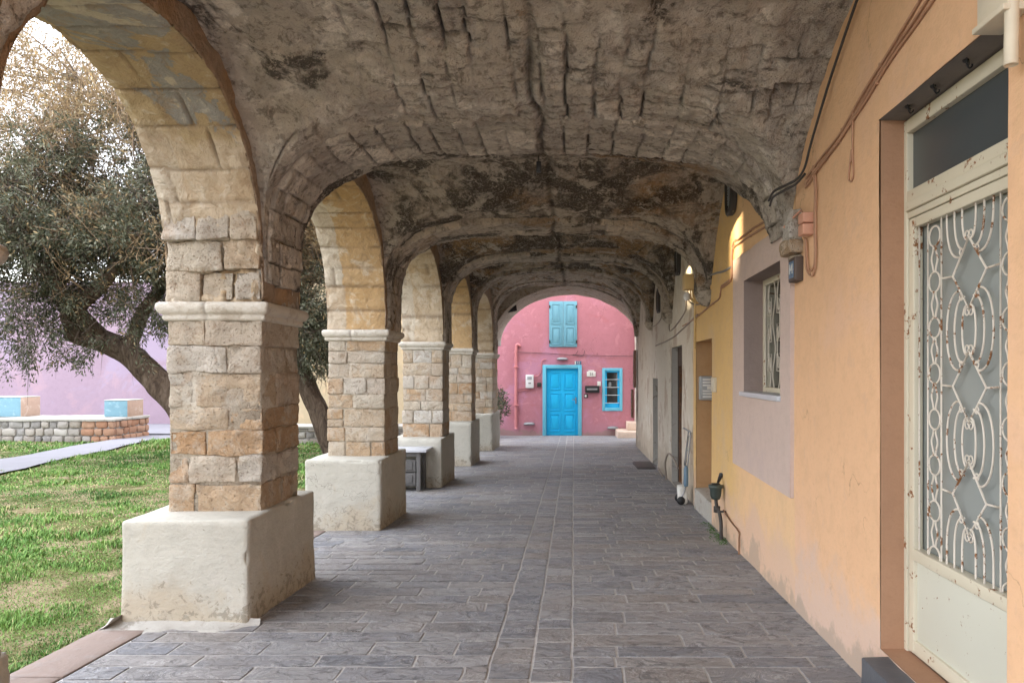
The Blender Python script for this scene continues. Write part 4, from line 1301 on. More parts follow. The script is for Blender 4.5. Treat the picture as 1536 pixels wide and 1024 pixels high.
bx(mb, K0 + .03, K1 - .03, KZ0, KZ1 - .03, x, x + .04)
for k in range(2): bx(mb, K0 + .12 + .45 * k, K0 + .46 + .45 * k, KZ0 + .2, KZ1 - .2, x - .012, x + .01)
kd = mb.build("narrow_door", M["dark_door"], wh)
mb = MB(); mb.lathe([(.001, 0), (.022, .0), (.026, .02), (.018, .04), (.001, .045)], (x - .06, K0 + .1, -1.05), 0, 10); mb.build("door_knob", M["dark_iron"], kd, True)

# return walls of the last bay and its furniture
mb = MB(); x = wall_x(20.05)
mb.box((x - .005, 20.05, -2.4), (2.6, 20.25, 3.1)); 
o = mb.build("end_wall", M["white_peeling"]); tag(o, "white return wall at the far end of the peeling white house", "wall")
mb = MB(); mb.stone((1.93, 20.26, -2.4), (2.3, 22.6, 3.0), .01, .1, .008, 5, .5)
o = mb.build("arch_wall", M["white_peeling"], None, True); tag(o, "white wall carrying the right foot of the far barrel vault", "wall")
mb = MB(); mb.stone((2.08, 24.9, -2.4), (2.45, 25.39, 3.1), .01, .1, .008, 5, .5)
o = mb.build("pilaster", M["white_peeling"], None, True); tag(o, "white pilaster closing the right edge of the pink facade", "pilaster")
mb = MB(); mb.box((5.2, 19.0, -2.4), (5.6, 34, 2.4))
o = mb.build("alley_wall", M["white_peeling"]); tag(o, "white wall across the side alley by the pale steps", "wall")
mb = MB()
mb.stone((1.70, 19.4, -2.2), (1.93, 20.04, -1.42), .01, .06, .006, 4, .5)
o = mb.build("pedestal", M["block_white"], None, True); tag(o, "white pedestal at the foot of the white wall, in front of the pale steps", "pedestal")
mb = MB()
mb.stone((1.42, 24.0, -2.4), (2.10, 25.38, -1.98), .012, .06, .008, 4, .5); mb.stone((1.78, 24.6, -1.975), (2.11, 25.38, -1.72), .012, .06, .008, 5, .5)
o = mb.build("stone_steps", M["pale_step"], None, True); tag(o, "two pale stone steps in the right corner below the pink facade", "steps")
for k, (y, z0, z1, nm) in enumerate([(20.02, -.45, .55, "upper brown shutter folded against the end of the white wall"), (20.02, -1.25, -.5, "lower brown shutter folded against the end of the white wall")]):
    mb = MB()
    mb.rbox((wall_x(20) - .10 - .06 * k, 19.62, z0), (wall_x(20) - .055 - .06 * k, 20.02, z1), .008)
    for q in range(6): mb.rbox((wall_x(20) - .108 - .06 * k, 19.66, z0 + .08 + q * (z1 - z0 - .16) / 6), (wall_x(20) - .10 - .06 * k, 19.98, z0 + .05 + (q + 1) * (z1 - z0 - .16) / 6), .003)
    o = mb.build("wooden_shutter", M["brown_door"]); tag(o, nm, "shutter", "brown shutters by the pink facade")

# ------------------------------------------------------------------ pink facade at the end
YP = 25.4
pk = thing("pink_house", "pink facade closing the arcade, with a bright blue door and teal shutters", "house", (-.4, YP, floor_z(YP)))
mb = MB()
DX0, DX1, DZB, DZT = -1.08, .265, floor_z(YP), .205
WX0, WX1, WB, WT = .97, 1.665, -1.375, .095
holes = [(DX0 + .1, DX1 - .1, -9, DZT - .1), (WX0 + .08, WX1 - .08, WB + .08, WT - .08)]
xc = sorted({-4.2, 2.5, *[h[0] for h in holes], *[h[1] for h in holes]}); zc = sorted({-2.6, 3.2, *[h[2] for h in holes if h[2] > -5], *[h[3] for h in holes]})
for a, b in zip(xc, xc[1:]):
    for c, e in zip(zc, zc[1:]):
        if any(a >= h[0] - 1e-6 and b <= h[1] + 1e-6 and c >= h[2] - 1e-6 and e <= h[3] + 1e-6 for h in holes): continue
        X, Z = np.meshgrid(np.linspace(a, b, max(2, int((b - a) / .15))), np.linspace(c, e, max(2, int((e - c) / .15))), indexing="ij")
        Y = YP + .012 * fbm(np.stack([X, 0 * X, Z], -1), 3, 4)
        mb.grid(np.stack([X, Y, Z], -1), .5, flip=False)
for (a, b, c, e) in holes:
    c = max(c, -2.6)
    for p, q, s, t in ((a, c, a, e), (b, e, b, c), (a, e, b, e), (b, c, a, c)):
        mb.quad([(p, YP, q), (s, YP, t), (s, YP + .2, t), (p, YP + .2, q)])
mb.box((-4.2, YP + .35, -2.6), (2.5, YP + .7, 3.2))
mb.build("wall", M["pink_paint"], pk, True)
# door
def fx(mb, x0, x1, z0, z1, y0, y1, r=.006): mb.rbox((x0, y0, z0), (x1, y1, z1), r, 1)
leafx0, leafx1, leafz1 = DX0 + .13, DX1 - .13, DZT - .13
mb = MB(); fx(mb, leafx0, leafx1, DZB, leafz1, YP + .05, YP + .09)
cw = (leafx1 - leafx0)
for cx in (leafx0 + .20 * 1, leafx0 + cw * .5 + .03):
    pass
st = .10; mid = .11
pw = (cw - 2 * st - mid) / 2
zs = [DZB + .14]; ph_ = (leafz1 - DZB - .14 - .12 - 2 * .10) / 3
for c in range(2):
    for q in range(3):
        x0 = leafx0 + st + c * (pw + mid); z0 = DZB + .14 + q * (ph_ + .10)
        # raised mouldings round a recessed field
        fx(mb, x0, x0 + .03, z0, z0 + ph_, YP + .03, YP + .052, .008); fx(mb, x0 + pw - .03, x0 + pw, z0, z0 + ph_, YP + .03, YP + .052, .008)
        fx(mb, x0 + .031, x0 + pw - .031, z0, z0 + .03, YP + .03, YP + .052, .008); fx(mb, x0 + .031, x0 + pw - .031, z0 + ph_ - .03, z0 + ph_, YP + .03, YP + .052, .008)
        fx(mb, x0 + .075, x0 + pw - .075, z0 + .075, z0 + ph_ - .075, YP + .036, YP + .055, .012)
pd = mb.build("door", M["blue_paint"], pk)
mb = MB()
fx(mb, DX0, DX0 + .125, DZB, DZT, YP - .03, YP + .10); fx(mb, DX1 - .125, DX1, DZB, DZT, YP - .03, YP + .10); fx(mb, DX0 + .126, DX1 - .126, DZT - .125, DZT, YP - .03, YP + .10)
mb.build("door_frame", M["pale_blue_paint"], pd)
mb = MB(); hx, hz = leafx1 - .07, -.99
mb.rbox((hx - .02, YP + .03, hz - .14), (hx + .02, YP + .05, hz + .08), .004); mb.tube([(hx, YP + .04, hz), (hx, YP - .02, hz), (hx - .13, YP - .025, hz + .005)], .012, 8)
mb.build("handle", M["grey_metal"], pd, True)
# window
mb = MB()
fx(mb, WX0, WX0 + .10, WB, WT, YP - .025, YP + .12); fx(mb, WX1 - .10, WX1, WB, WT, YP - .025, YP + .12)
fx(mb, WX0 + .101, WX1 - .101, WT - .10, WT, YP - .025, YP + .12); fx(mb, WX0 + .101, WX1 - .101, WB, WB + .11, YP - .025, YP + .12)
pw_ = mb.build("window", M["pale_blue_paint"], pk)
mb = MB()
a, b, c, e = WX0 + .102, WX1 - .102, WB + .112, WT - .102
fx(mb, a, a + .06, c, e, YP + .08, YP + .13); fx(mb, b - .06, b, c, e, YP + .08, YP + .13); fx(mb, a + .061, b - .061, e - .05, e, YP + .08, YP + .13); fx(mb, a + .061, b - .061, c, c + .14, YP + .08, YP + .13)
mb.build("sash", M["blue_paint"], pw_)
mb = MB(); fx(mb, a + .05, b - .05, c + .1, e - .04, YP + .115, YP + .122, .001); mb.build("pane", M["window_glass"], pw_)
for k in range(4):
    mb = MB(); mb.tube([(a, YP + .05, c + .16 + k * .268), (b, YP + .05, c + .16 + k * .268)], .011, 6)
    mb.build("window_bar", M["white_plastic"], pw_, True)
# teal shutters above
for k in range(2):
    x0 = -.855 + k * .482; mb = MB()
    fx(mb, x0 + .004, x0 + .478, .82, 2.385, YP - .04, YP - .002)
    for (z0, z1) in ((.90, 1.50), (1.60, 2.30)):
        fx(mb, x0 + .08, x0 + .11, z0, z1, YP - .055, YP - .038); fx(mb, x0 + .375, x0 + .405, z0, z1, YP - .055, YP - .038)
        fx(mb, x0 + .111, x0 + .374, z0, z0 + .03, YP - .055, YP - .038); fx(mb, x0 + .111, x0 + .374, z1 - .03, z1, YP - .055, YP - .038)
        fx(mb, x0 + .15, x0 + .335, z0 + .07, z1 - .07, YP - .05, YP - .038, .01)
    s = mb.build("shutter", M["teal_paint"], pk)
    for z in (1.0, 2.2):
        mb = MB(); fx(mb, x0 + (.0 if k == 0 else .44), x0 + (.04 if k == 0 else .48), z - .05, z + .05, YP - .065, YP - .04, .004)
        mb.build("hinge", M["dark_iron"], s)

# ------------------------------------------------------------------ courtyard walls
def flat_wall(name, x0, x1, y, z0, z1, mat, label):
    mb = MB()
    X, Z = np.meshgrid(np.linspace(x0, x1, 80), np.linspace(z0, z1, 30), indexing="ij")
    Y = y + .03 * fbm(np.stack([X * .7, 0 * X, Z * .7], -1), 3, 4)
    mb.grid(np.stack([X, Y, Z], -1), .5)
    mb.box((x0, y + .06, z0), (x1, y + .5, z1 + .02))
    return tag(mb.build(name, M[mat], None, True), label, "wall")
flat_wall("courtyard_wall", -34, -11.2, 25.05, -2.4, 3.0, "lilac_paint", "lilac pink rendered wall behind the olive trees")
flat_wall("courtyard_wall", -11.19, -4.21, 25.2, -2.4, 3.4, "cream_paint", "cream yellow rendered wall seen through the gap beside the foreground pier")

def rubble_wall(x0, x1, y0, y1, z0, z1, seed, label, orange=None):
    t = thing("low_wall", label, "wall", ((x0 + x1) / 2, (y0 + y1) / 2, z0))
    r = np.random.default_rng(seed)
    mb, mo = MB(), MB()
    mb.box((x0 + .05, y0 + .05, z0 - .1), (x1 - .05, y1 - .05, z1 - .03), .3)
    z = z0 - .05
    while z < z1 - .09:
        h = r.uniform(.13, .20)
        if z1 - .06 - (z + h) < .07: h = z1 - .06 - z
        x = x0
        while x < x1 - .02:
            L = r.uniform(.16, .38)
            if x1 - (x + L) < .12: L = x1 - x
            tgt = mo if (orange and x + L * .5 > orange) else mb
            tgt.stone((x + .008, y0 + r.uniform(-.02, .02), z + .008), (x + L - .008, y0 + .12, z + h - .008), .045, .06, .03, int(x * 31) % 89, r.random(), 6, 4)
            x += L
        y = y0 + .12
        while y < y1 - .02:
            L = r.uniform(.16, .38)
            if y1 - (y + L) < .12: L = y1 - y
            (mo if orange else mb).stone((x1 - .12, y + .008, z + .008), (x1 + r.uniform(-.02, .02), y + L - .008, z + h - .008), .045, .06, .03, int(y * 31) % 89, r.random(), 6, 4)
            y += L
        z += h
    mb.build("stonework", M["rubble"], t, True)
    if orange: mo.build("painted_end", M["rubble_orange"], t, True)
    mc = MB(); mc.stone((x0 - .02, y0 - .02, z1 - .065), (x1 + .01, y1 + .02, z1), .02, .12, .02, 4, .9, 4)
    mc.build("coping", M["mortar"], t, True)
rubble_wall(-22, -11.82, 19.0, 20.6, -1.82, -1.23, 4, "low rubble wall left of the path, its right end painted orange", -12.55)
rubble_wall(-9.0, -3.4, 18.2, 19.0, -1.80, -1.36, 5, "low rubble wall in front of the cream wall, seen beside the foreground pier")
for (x0, x1, y0, y1, z0, z1, lab) in ((-12.55, -11.93, 19.75, 20.45, -1.228, -.785, "light blue and peach painted block on the end of the low wall"),
                                       (-15.75, -14.78, 19.75, 20.45, -1.228, -.70, "light blue and peach painted block farther left along the low wall")):
    t = thing("painted_block", lab, "block", ((x0 + x1) / 2, (y0 + y1) / 2, z0), "painted blocks on the low wall")
    t.rotation_euler = (0, 0, 0)
    rot = radians(0)
    mb = MB(); mb.stone((x0, y0, z0), (x1, y1, z1 - .012), .012, .08, .008, 3, .5); b_ = mb.build("block_body", M["block_blue"], t, True)
    mb = MB(); mb.stone((x1 + .001, y0 - .004, z0), (x1 + .014, y1 + .004, z1 - .012), .004, .1, .003, 3, .5); mb.build("painted_side", M["block_peach"], t, True)
    mb = MB(); mb.stone((x0 - .01, y0 - .01, z1 - .010), (x1 + .018, y1 + .01, z1 + .012), .008, .1, .004, 3, .5); mb.build("top_slab", M["block_white"], t, True)
# ------------------------------------------------------------------ fittings on the house walls
def onwall(pts, out=.012):
    return np.array([(wall_x(y) - (p[2] if len(p) > 2 else out), y, z) for p in pts for y, z in [p[:2]]])
def cable(name, label, runs, mat, r=.006, group="cables along the house walls", cat="cable", clips=True, n=6):
    mb = MB()
    for k, run in enumerate(runs):
        p = spline(onwall(run), n)
        p[:, 2] += .004 * vnoise(p * 6, 3 + k); 
        mb.tube(p, r, 6)
        if clips:
            for q in p[4::9]: mb.rbox((q[0] - .008, q[1] - .006, q[2] - .011), (q[0] + .02, q[1] + .006, q[2] + .011), .003, 1)
    o = mb.build(name, M[mat], None, True)
    return tag(o, label, cat, group)
# bundle climbing from the first corbel towards the camera, over the glazed door
cable("wall_cable", "painted over cable bundle running up the peach wall above the glazed door",
      [[(4.70, 1.22), (4.45, 1.26), (4.1, 1.30), (3.75, 1.40), (3.40, 1.48), (3.0, 1.58), (2.66, 1.66), (2.3, 1.72)],
       [(4.72, 1.19), (4.44, 1.235), (4.1, 1.275), (3.74, 1.365), (3.42, 1.45), (3.0, 1.53), (2.62, 1.615), (2.3, 1.66)],
       [(4.72, 1.17), (4.46, 1.215), (4.15, 1.262), (3.8, 1.33), (3.44, 1.42), (3.02, 1.49), (2.60, 1.57), (2.3, 1.61)]], "peach_cable", .0075)
cable("wall_cable", "pair of cables dropping in a loop beside the peach junction box",
      [[(4.56, 1.24), (4.52, 1.10), (4.53, .9), (4.52, .72), (4.54, .645), (4.60, .62), (4.66, .66), (4.68, .76), (4.70, .84)],
       [(4.53, 1.24), (4.495, 1.10), (4.505, .9), (4.495, .72), (4.52, .62), (4.60, .59), (4.69, .65), (4.71, .78), (4.72, .85)]], "peach_cable", .006, clips=False)
cable("hanging_wire", "loose looped wire end hanging from the cable bundle on the peach wall",
      [[(3.88, 1.36), (3.885, 1.22), (3.88, 1.10), (3.875, 1.03), (3.90, 1.0), (3.94, 1.02), (3.93, 1.08), (3.90, 1.16), (3.91, 1.10)]], "peach_cable", .005, clips=False, cat="wire", group=None)
cable("dark_cable", "dark cable following the edge of the nearest vault on the peach wall",
      [[(3.70, 1.93, .03), (4.0, 1.76, .03), (4.3, 1.57, .03), (4.52, 1.39, .035), (4.64, 1.27, .04), (4.74, 1.225, .06), (4.84, 1.22, .09), (4.95, 1.20, .15), (5.02, 1.15, .17)],
       [(4.66, 1.24, .03), (4.76, 1.20, .06), (4.86, 1.19, .10), (4.97, 1.17, .15), (5.03, 1.12, .16)]], "dark_cable", .008, clips=False)
cable("wall_cable", "cables and conduit stepping along the ochre wall from the first corbel to the second",
      [[(5.25, 1.13), (5.7, 1.16), (6.2, 1.19), (6.75, 1.20), (6.95, 1.22), (7.02, 1.19), (7.04, 1.1), (7.05, .92), (7.15, .88), (7.5, .875), (7.62, .86), (7.66, .80), (7.78, .75), (8.3, .73), (9.0, .69), (9.6, .66), (10.6, .64)],
       [(5.25, 1.08), (5.7, 1.115), (6.2, 1.145), (6.75, 1.16), (6.98, 1.17), (7.08, 1.12), (7.09, .92), (7.2, .855), (7.55, .85)]], "peach_cable", .008)
cable("wall_conduit", "bare grey conduit rising along the ochre wall towards the second corbel",
      [[(7.05, .99), (7.5, 1.01), (8.0, 1.05), (8.30, 1.07)]], "grey_metal", .011, clips=False, cat="conduit")
cable("wall_cable", "thin wires strung along the white wall past the lattice door",
      [[(8.75, .80), (9.4, .84), (9.9, .92), (10.2, 1.0), (10.3, .85), (10.9, .75), (12.2, .66), (12.25, .92), (13.4, 1.12), (13.6, .96), (14.8, .90), (16.5, .98)],
       [(9.2, .70), (10.6, .60), (12.1, .52), (14.6, .50)]], "grey_cable", .010, clips=False)
# junction boxes, lamp, plates
mb = MB(); x = wall_x(4.63)
mb.rbox((x - .07, 4.575, .845), (x + .002, 4.68, .915), .010); mb.rbox((x - .07, 4.575, .92), (x + .002, 4.68, .985), .010)
mb.tube([(x - .03, 4.66, .97), (x - .03, 4.74, 1.03), (x - .08, 4.95, .96)], .007, 6)
o = mb.build("junction_box", M["peach_plastic"]); tag(o, "peach painted junction box beside the chipped square corbel", "junction box")
mb = MB(); x = wall_x(9.3)
mb.rbox((x - .17, 9.22, 1.02), (x, 9.44, 1.21), .012)
for k in range(3): mb.tube([(x - .06 - .03 * k, 9.3, 1.02), (x - .05 - .03 * k, 9.32, .93), (x - .03, 9.34, .86)], .010, 6)
mb.tube([(x - .02, 9.34, .88), (x - .02, 9.36, .70), (x - .02, 9.36, .28)], .012, 6)
o = mb.build("junction_box", M["ochre_plastic"]); tag(o, "ochre junction box with cables hanging out, beside the bowl corbel", "junction box")
mb = MB()
mb.lathe([(.001, -.05), (.03, -.045), (.045, -.01), (.04, .03), (.02, .06), (.001, .06)], (x - .13, 9.30, .93), 2, 14)
o = mb.build("bulkhead_lamp", M["white_plastic"], None, True); tag(o, "white unlit lamp globe under the ochre junction box", "lamp")
x = wall_x(4.80)
t = thing("number_plaque", "small dark house number plaque reading 14 on the corner of the mauve surround", "plaque", (x, 4.88, .58))
mb = MB(); mb.rbox((x - .055, 4.80, .585), (x + .01, 4.95, .745), .010); mb.build("plaque_body", M["plate_dark"], t)
mb = MB(); mb.rbox((x - .0575, 4.825, .61), (x - .054, 4.925, .72), .002); mb.build("plaque_field", M["plate_blue"], t)

def text(name, body, size, mat, origin, xdir, ydir, parent=None, ext=.003):
    """raised lettering, laid out along xdir / ydir from its centre"""
    from mathutils import Matrix, Vector
    cu = bpy.data.curves.new("lettering", "FONT"); cu.body = body; cu.size = size; cu.extrude = ext
    cu.align_x = "CENTER"; cu.align_y = "CENTER"
    tmp = bpy.data.objects.new("lettering", cu); COL.objects.link(tmp)
    dg = bpy.context.evaluated_depsgraph_get()
    me = bpy.data.meshes.new_from_object(tmp.evaluated_get(dg))
    bpy.data.objects.remove(tmp)
    X, Y = Vector(xdir).normalized(), Vector(ydir).normalized(); Z = X.cross(Y)
    me.transform(Matrix(((X.x, Y.x, Z.x, origin[0]), (X.y, Y.y, Z.y, origin[1]), (X.z, Y.z, Z.z, origin[2]), (0, 0, 0, 1))))
    return link(name, me, M[mat], parent)
text("numerals", "14", .095, "numeral_pale", (x - .060, 4.875, .665), (0, -1, 0), (0, 0, 1), t)

t = thing("letterbox", "pale slatted letterbox hanging in the deep ochre doorway", "letterbox", (wall_x(9.3) + .1, 9.38, -.36))
mb = MB(); x = wall_x(9.4); y1 = 9.398
mb.rbox((x + .03, y1 - .10, -.37), (x + .38, y1 - .002, -.065), .02); mb.build("box_body", M["grey_plastic"], t)
mb = MB()
for k in range(7): 
    if k == 3: continue
    mb.rbox((x + .065, y1 - .112, -.335 + k * .036), (x + .345, y1 - .101, -.315 + k * .036), .004)
mb.build("slats", M["white_plastic"], t)
mb = MB(); mb.rbox((x + .12, y1 - .115, -.232), (x + .29, y1 - .101, -.195), .004); mb.build("name_card", M["plate_white"], t)
mb = MB(); x = wall_x(8.02)
mb.rbox((x - .035, 7.93, -.23), (x, 8.10, -.07), .008); mb.rbox((x - .042, 7.96, -.20), (x - .034, 8.03, -.10), .003)
o = mb.build("door_intercom", M["beige_plastic"]); tag(o, "small beige intercom on the ochre wall next to the open doorway", "intercom")

# corner of a shutter box and drain pipe over the door, near the camera
mb = MB(); x = wall_x(2.5)
mb.rbox((x - .07, 2.36, 1.165), (x + .02, 2.545, 1.62), .006); mb.rbox((x - .085, 2.36, 1.155), (x + .02, 2.55, 1.175), .004)
o = mb.build("cable_box", M["beige_plastic"]); tag(o, "beige metal box corner over the near end of the glazed door", "box")
mb = MB(); x = wall_x(2.38)
mb.tube([(x - .05, 2.345, 2.2), (x - .05, 2.36, 1.5), (x - .045, 2.385, 1.0), (x - .045, 2.385, .985)], .022, 10)
o = mb.build("drain_pipe", M["beige_plastic"], None, True); tag(o, "beige pipe running down beside the beige metal box", "pipe")

# oval iron vents in the lunettes
for (y, z, lab) in ((7.05, 1.72, "largest oval iron vent high on the ochre wall"), (11.05, 1.66, "second oval iron vent, over the white wall before the lattice door"), (13.9, 1.32, "farthest oval vent, above the narrow grey door")):
    x = wall_x(y)
    t = thing("oval_vent", lab, "vent", (x, y, z - .2), "oval vents over the house walls")
    def oval(ry, rz, n=28):
        q = np.linspace(0, 2 * pi, n, endpoint=False)
        return np.sign(np.cos(q)) * np.abs(np.cos(q)) ** .7 * ry, np.sign(np.sin(q)) * np.abs(np.sin(q)) ** .55 * rz
    oy, oz = oval(.17, .235); iy, iz = oval(.125, .19)
    P = np.zeros((28, 5, 3))
    for k, (a_, b_, o_) in enumerate(((oy, oz, .0), (oy, oz, .05), (iy, iz, .06), (iy, iz, .0), (iy * .99, iz * .99, -.03))):
        P[:, k, 0] = x - o_; P[:, k, 1] = y + a_; P[:, k, 2] = z + b_
    mb = MB(); mb.grid(P, .5, closed_u=True); mb.build("vent_frame", M["dark_iron"], t, True)
    mb = MB(); P = np.zeros((28, 2, 3)); P[..., 0] = x - .012
    P[:, 0, 1], P[:, 0, 2] = y + iy, z + iz; P[:, 1, 1], P[:, 1, 2] = y, z
    mb.grid(P, .5, closed_u=True); mb.build("vent_back", M["interior_dark"], t)
    mb = MB()
    for k in range(-4, 5):
        s = k * .052
        q = [(x - .03, y - .12, z + s - .07), (x - .03, y + .12, z + s + .07)]
        if abs(s) < .16: mb.tube(q, .006, 5); mb.tube([(q[0][0], q[0][1], q[1][2]), (q[1][0], q[1][1], q[0][2])], .006, 5)
    mb.build("vent_grille", M["grey_metal"], t)

# stop tap and pipes at the foot of the ochre wall
t = thing("water_meter", "dark green water meter on a standing pipe at the foot of the ochre wall", "water meter", (wall_x(7.5) - .1, 7.4, floor_z(7.4)))
x = wall_x(7.6)
mb = MB(); mb.lathe([(.001, -.08), (.04, -.075), (.055, -.04), (.062, .03), (.074, .045), (.074, .07), (.001, .075)], (x - .09, 7.50, -1.225), 2, 16); mb.build("meter_body", M["green_metal"], t, True)
mb = MB(); mb.rbox((x - .13, 7.47, -1.149), (x - .05, 7.53, -1.138), .004); mb.tube([(x - .06, 7.54, -1.14), (x - .012, 7.60, -1.06)], [.014, .026], 6); mb.build("lid", M["black_plastic"], t)
mb = MB(); mb.tube(spline([(x - .09, 7.50, -1.29), (x - .085, 7.47, -1.37), (x - .07, 7.42, -1.42), (x - .06, 7.38, -1.52), (x - .06, 7.37, -1.70)], 5), .018, 8)
mb.lathe([(.001, -.03), (.034, -.03), (.034, .03), (.001, .03)], (x - .085, 7.46, -1.395), 2, 8)
mb.rbox((x - .075, 7.40, -1.42), (x, 7.43, -1.40), .004); mb.build("standing_pipe", M["dark_iron"], t, True)
cable("copper_pipe", "thin copper pipe bent down to the paving beside the water meter", [[(7.45, -1.40, .02), (7.1, -1.44, .02), (6.72, -1.46, .02), (6.70, -1.52, .02), (6.70, floor_z(6.7), .02)]], "copper_pipe", .008, clips=False, cat="pipe", group=None, n=3)
cable("wall_cable", "loose grey hose curling out of the foot of the lattice door", [[(11.0, -1.45, .03), (11.2, -1.35, .06), (11.6, -1.30, .10), (12.1, -1.5, .10), (12.3, -1.75, .06), (12.3, floor_z(12.3) + .02, .06)], [(13.9, -1.9, .02), (13.7, -1.8, .05), (13.2, -1.78, .08), (12.9, -1.85, .05)]], "grey_cable", .016, clips=False, cat="hose", group=None)

# hand trolley leaning by the doorway, canister
t = thing("hand_trolley", "slim grey wire trolley leaning on the white wall beside the ochre doorway", "trolley", (wall_x(9.75) - .1, 9.75, floor_z(9.75)))
mb = MB(); x = wall_x(9.75)
fz = floor_z(9.75)
for yy in (9.66, 9.86):
    mb.tube(spline([(x - .03, yy, -.80), (x - .05, yy, -1.0), (x - .10, yy, -1.5), (x - .16, yy, fz + .08)], 4), .010, 6)
for z in (-.86, -1.05, -1.2): mb.tube([(x - .03 - (-.8 - z) * .1, 9.66, z), (x - .03 - (-.8 - z) * .1, 9.86, z)], .007, 6)
mb.tube([(x - .03, 9.66, -.80), (x - .10, 9.68, -.76), (x - .10, 9.84, -.76), (x - .03, 9.86, -.80)], .011, 6)
for yy in (9.71, 9.76, 9.81): mb.tube([(x - .05, yy, -.86), (x - .10, yy, -1.25)], .004, 5)
mb.build("wire_frame", M["grey_metal"], t, True)
for yy in (9.64, 9.86):
    mb = MB(); mb.lathe([(.001, 0), (.05, 0), (.055, .01), (.05, .025), (.001, .025)], (x - .16, yy, fz + .06), 1, 16)
    mb.build("wheel", M["black_plastic"], t, True)
mb = MB(); mb.lathe([(.001, 0), (.028, .0), (.031, .02), (.031, .23), (.022, .25), (.012, .27), (.001, .27)], (x - .10, 9.62, -1.50), 2, 16)
o = mb.build("gas_canister", M["blue_plastic"], None, True); tag(o, "blue canister strapped to the slim wire trolley", "canister")
mb = MB(); mb.stone((x - .20, 9.66, fz + .0), (x - .07, 9.80, fz + .25), .04, .03, .03, 4, .5, 6)
o = mb.build("plastic_sack", M["plate_white"], None, True); tag(o, "white plastic sack on the paving under the wire trolley", "sack")
mb = MB(); mb.stone((1.22, 14.2, floor_z(15) - .02), (1.58, 15.35, floor_z(14.2) + .012), .008, .2, .004, 2, .5)
o = mb.build("door_mat", M["black_plastic"], None, True); tag(o, "black doormat on the paving in front of the narrow grey door", "doormat")

# black lamp on the crown of the vault, floodlight by the last pier
mb = MB(); yl = 5.9
mb.rbox((-.300, yl - .03, 1.585), (-.262, yl + .03, 1.665), .006); mb.tube([(-.281, yl, 1.66), (-.281, yl, 1.80)], .005, 6)
o = mb.build("hanging_lamp", M["black_plastic"]); tag(o, "small black lamp hanging from the crack along the vault crown", "lamp")
mb = MB()
mb.add(np.array([(-1.90, 20.55, 1.60), (-1.58, 20.50, 1.66), (-1.60, 20.45, 1.86), (-1.80, 20.5, 1.90), (-1.92, 20.75, 1.62), (-1.62, 20.72, 1.68), (-1.66, 20.68, 1.86), (-1.84, 20.7, 1.88)]), [(0, 1, 2, 3), (7, 6, 5, 4), (0, 4, 5, 1), (1, 5, 6, 2), (2, 6, 7, 3), (3, 7, 4, 0)])
mb.tube([(-1.78, 20.6, 1.88), (-1.9, 20.6, 2.05), (-1.95, 20.6, 2.2)], .02, 6)
o = mb.build("floodlight", M["black_plastic"]); tag(o, "black floodlight fixed to the pale vault beside the last pier", "floodlight")

# ------------------------------------------------------------------ fittings on the pink facade
def pbox(name, x0, x1, z0, z1, d, mat, label, cat, parent=None, r=.01, group=None, y=YP - .004):
    mb = MB(); mb.rbox((x0, y - d, z0), (x1, y, z1), r); o = mb.build(name, M[mat], parent)
    if label: tag(o, label, cat, group)
    return o
t = thing("electricity_meter", "white electricity meter box on the pink facade left of the blue door", "meter", (-1.52, YP, -.6))
pbox("meter_case", -1.655, -1.385, -.59, -.135, .12, "white_plastic", None, None, t, .02)
pbox("meter_window", -1.60, -1.44, -.30, -.19, .128, "grey_plastic", None, None, t, .006)
pbox("meter_label", -1.56, -1.47, -.44, -.41, .126, "black_ink", None, None, t, .002)
def wallcap(name, x, z, label):
    mb = MB(); P = []
    mb.lathe([(.001, .075), (.09, .065), (.12, .02), (.125, .0), (.10, -.02), (.001, -.03)], (x, YP - .05, z), 2, 20)
    mb.v[-1][:, 0] = x + (mb.v[-1][:, 0] - x) * 1.6
    mb.tube([(x, YP, z + .02), (x, YP - .06, z + .02)], .04, 8)
    o = mb.build(name, M["grey_metal"], None, True); return tag(o, label, "wall light", "grey wall lights on the pink facade")
wallcap("wall_light", -.40, .39, "grey eyelid wall light over the blue door")
wallcap("wall_light", -1.54, -1.83, "grey eyelid wall light low on the pink facade, left of the blue door")
wallcap("wall_light", 1.33, -1.97, "grey eyelid wall light low on the pink facade, under the barred window")
t = thing("number_plate", "small blue and white house number plate over the corner of the blue door", "number plate", (.13, YP, .2))
pbox("plate", .02, .25, .215, .335, .014, "plate_blue", None, None, t, .003)
text("numerals", "12", .11, "plate_white", (.15, YP - .020, .275), (1, 0, 0), (0, 0, 1), t)
pbox("plate_band", .025, .065, .22, .33, .018, "plate_white", None, None, t, .002)
t = thing("name_plaque", "white arched ceramic plaque on the pink wall between door and window", "plaque", (.58, YP, -.2))
mb = MB(); mb.rbox((.44, YP - .03, -.20), (.74, YP - .004, -.02), .008); mb.rbox((.49, YP - .03, -.021), (.69, YP - .004, .02), .015); mb.build("plaque_body", M["plate_white"], t)
text("lettering", "21", .13, "black_ink", (.595, YP - .032, -.11), (1, 0, 0), (0, 0, 1), t)
t = thing("mailbox", "black letterbox on the pink wall right of the blue door", "mailbox", (.62, YP, -.75))
pbox("mailbox_body", .38, .87, -.75, -.51, .12, "black_plastic", None, None, t, .015)
pbox("mail_slot", .44, .80, -.66, -.60, .126, "grey_metal", None, None, t, .004)
pbox("sticker", .80, .92, -.52, -.36, .02, "plate_white", "small pale notice stuck above the black letterbox", "notice", None, .003)
t = thing("doorbell", "round doorbell with a red rim below the black letterbox", "doorbell", (.41, YP, -.86))
mb = MB(); mb.rbox((.35, YP - .035, -.93), (.48, YP - .004, -.80), .015); mb.build("bell_plate", M["dark_iron"], t)
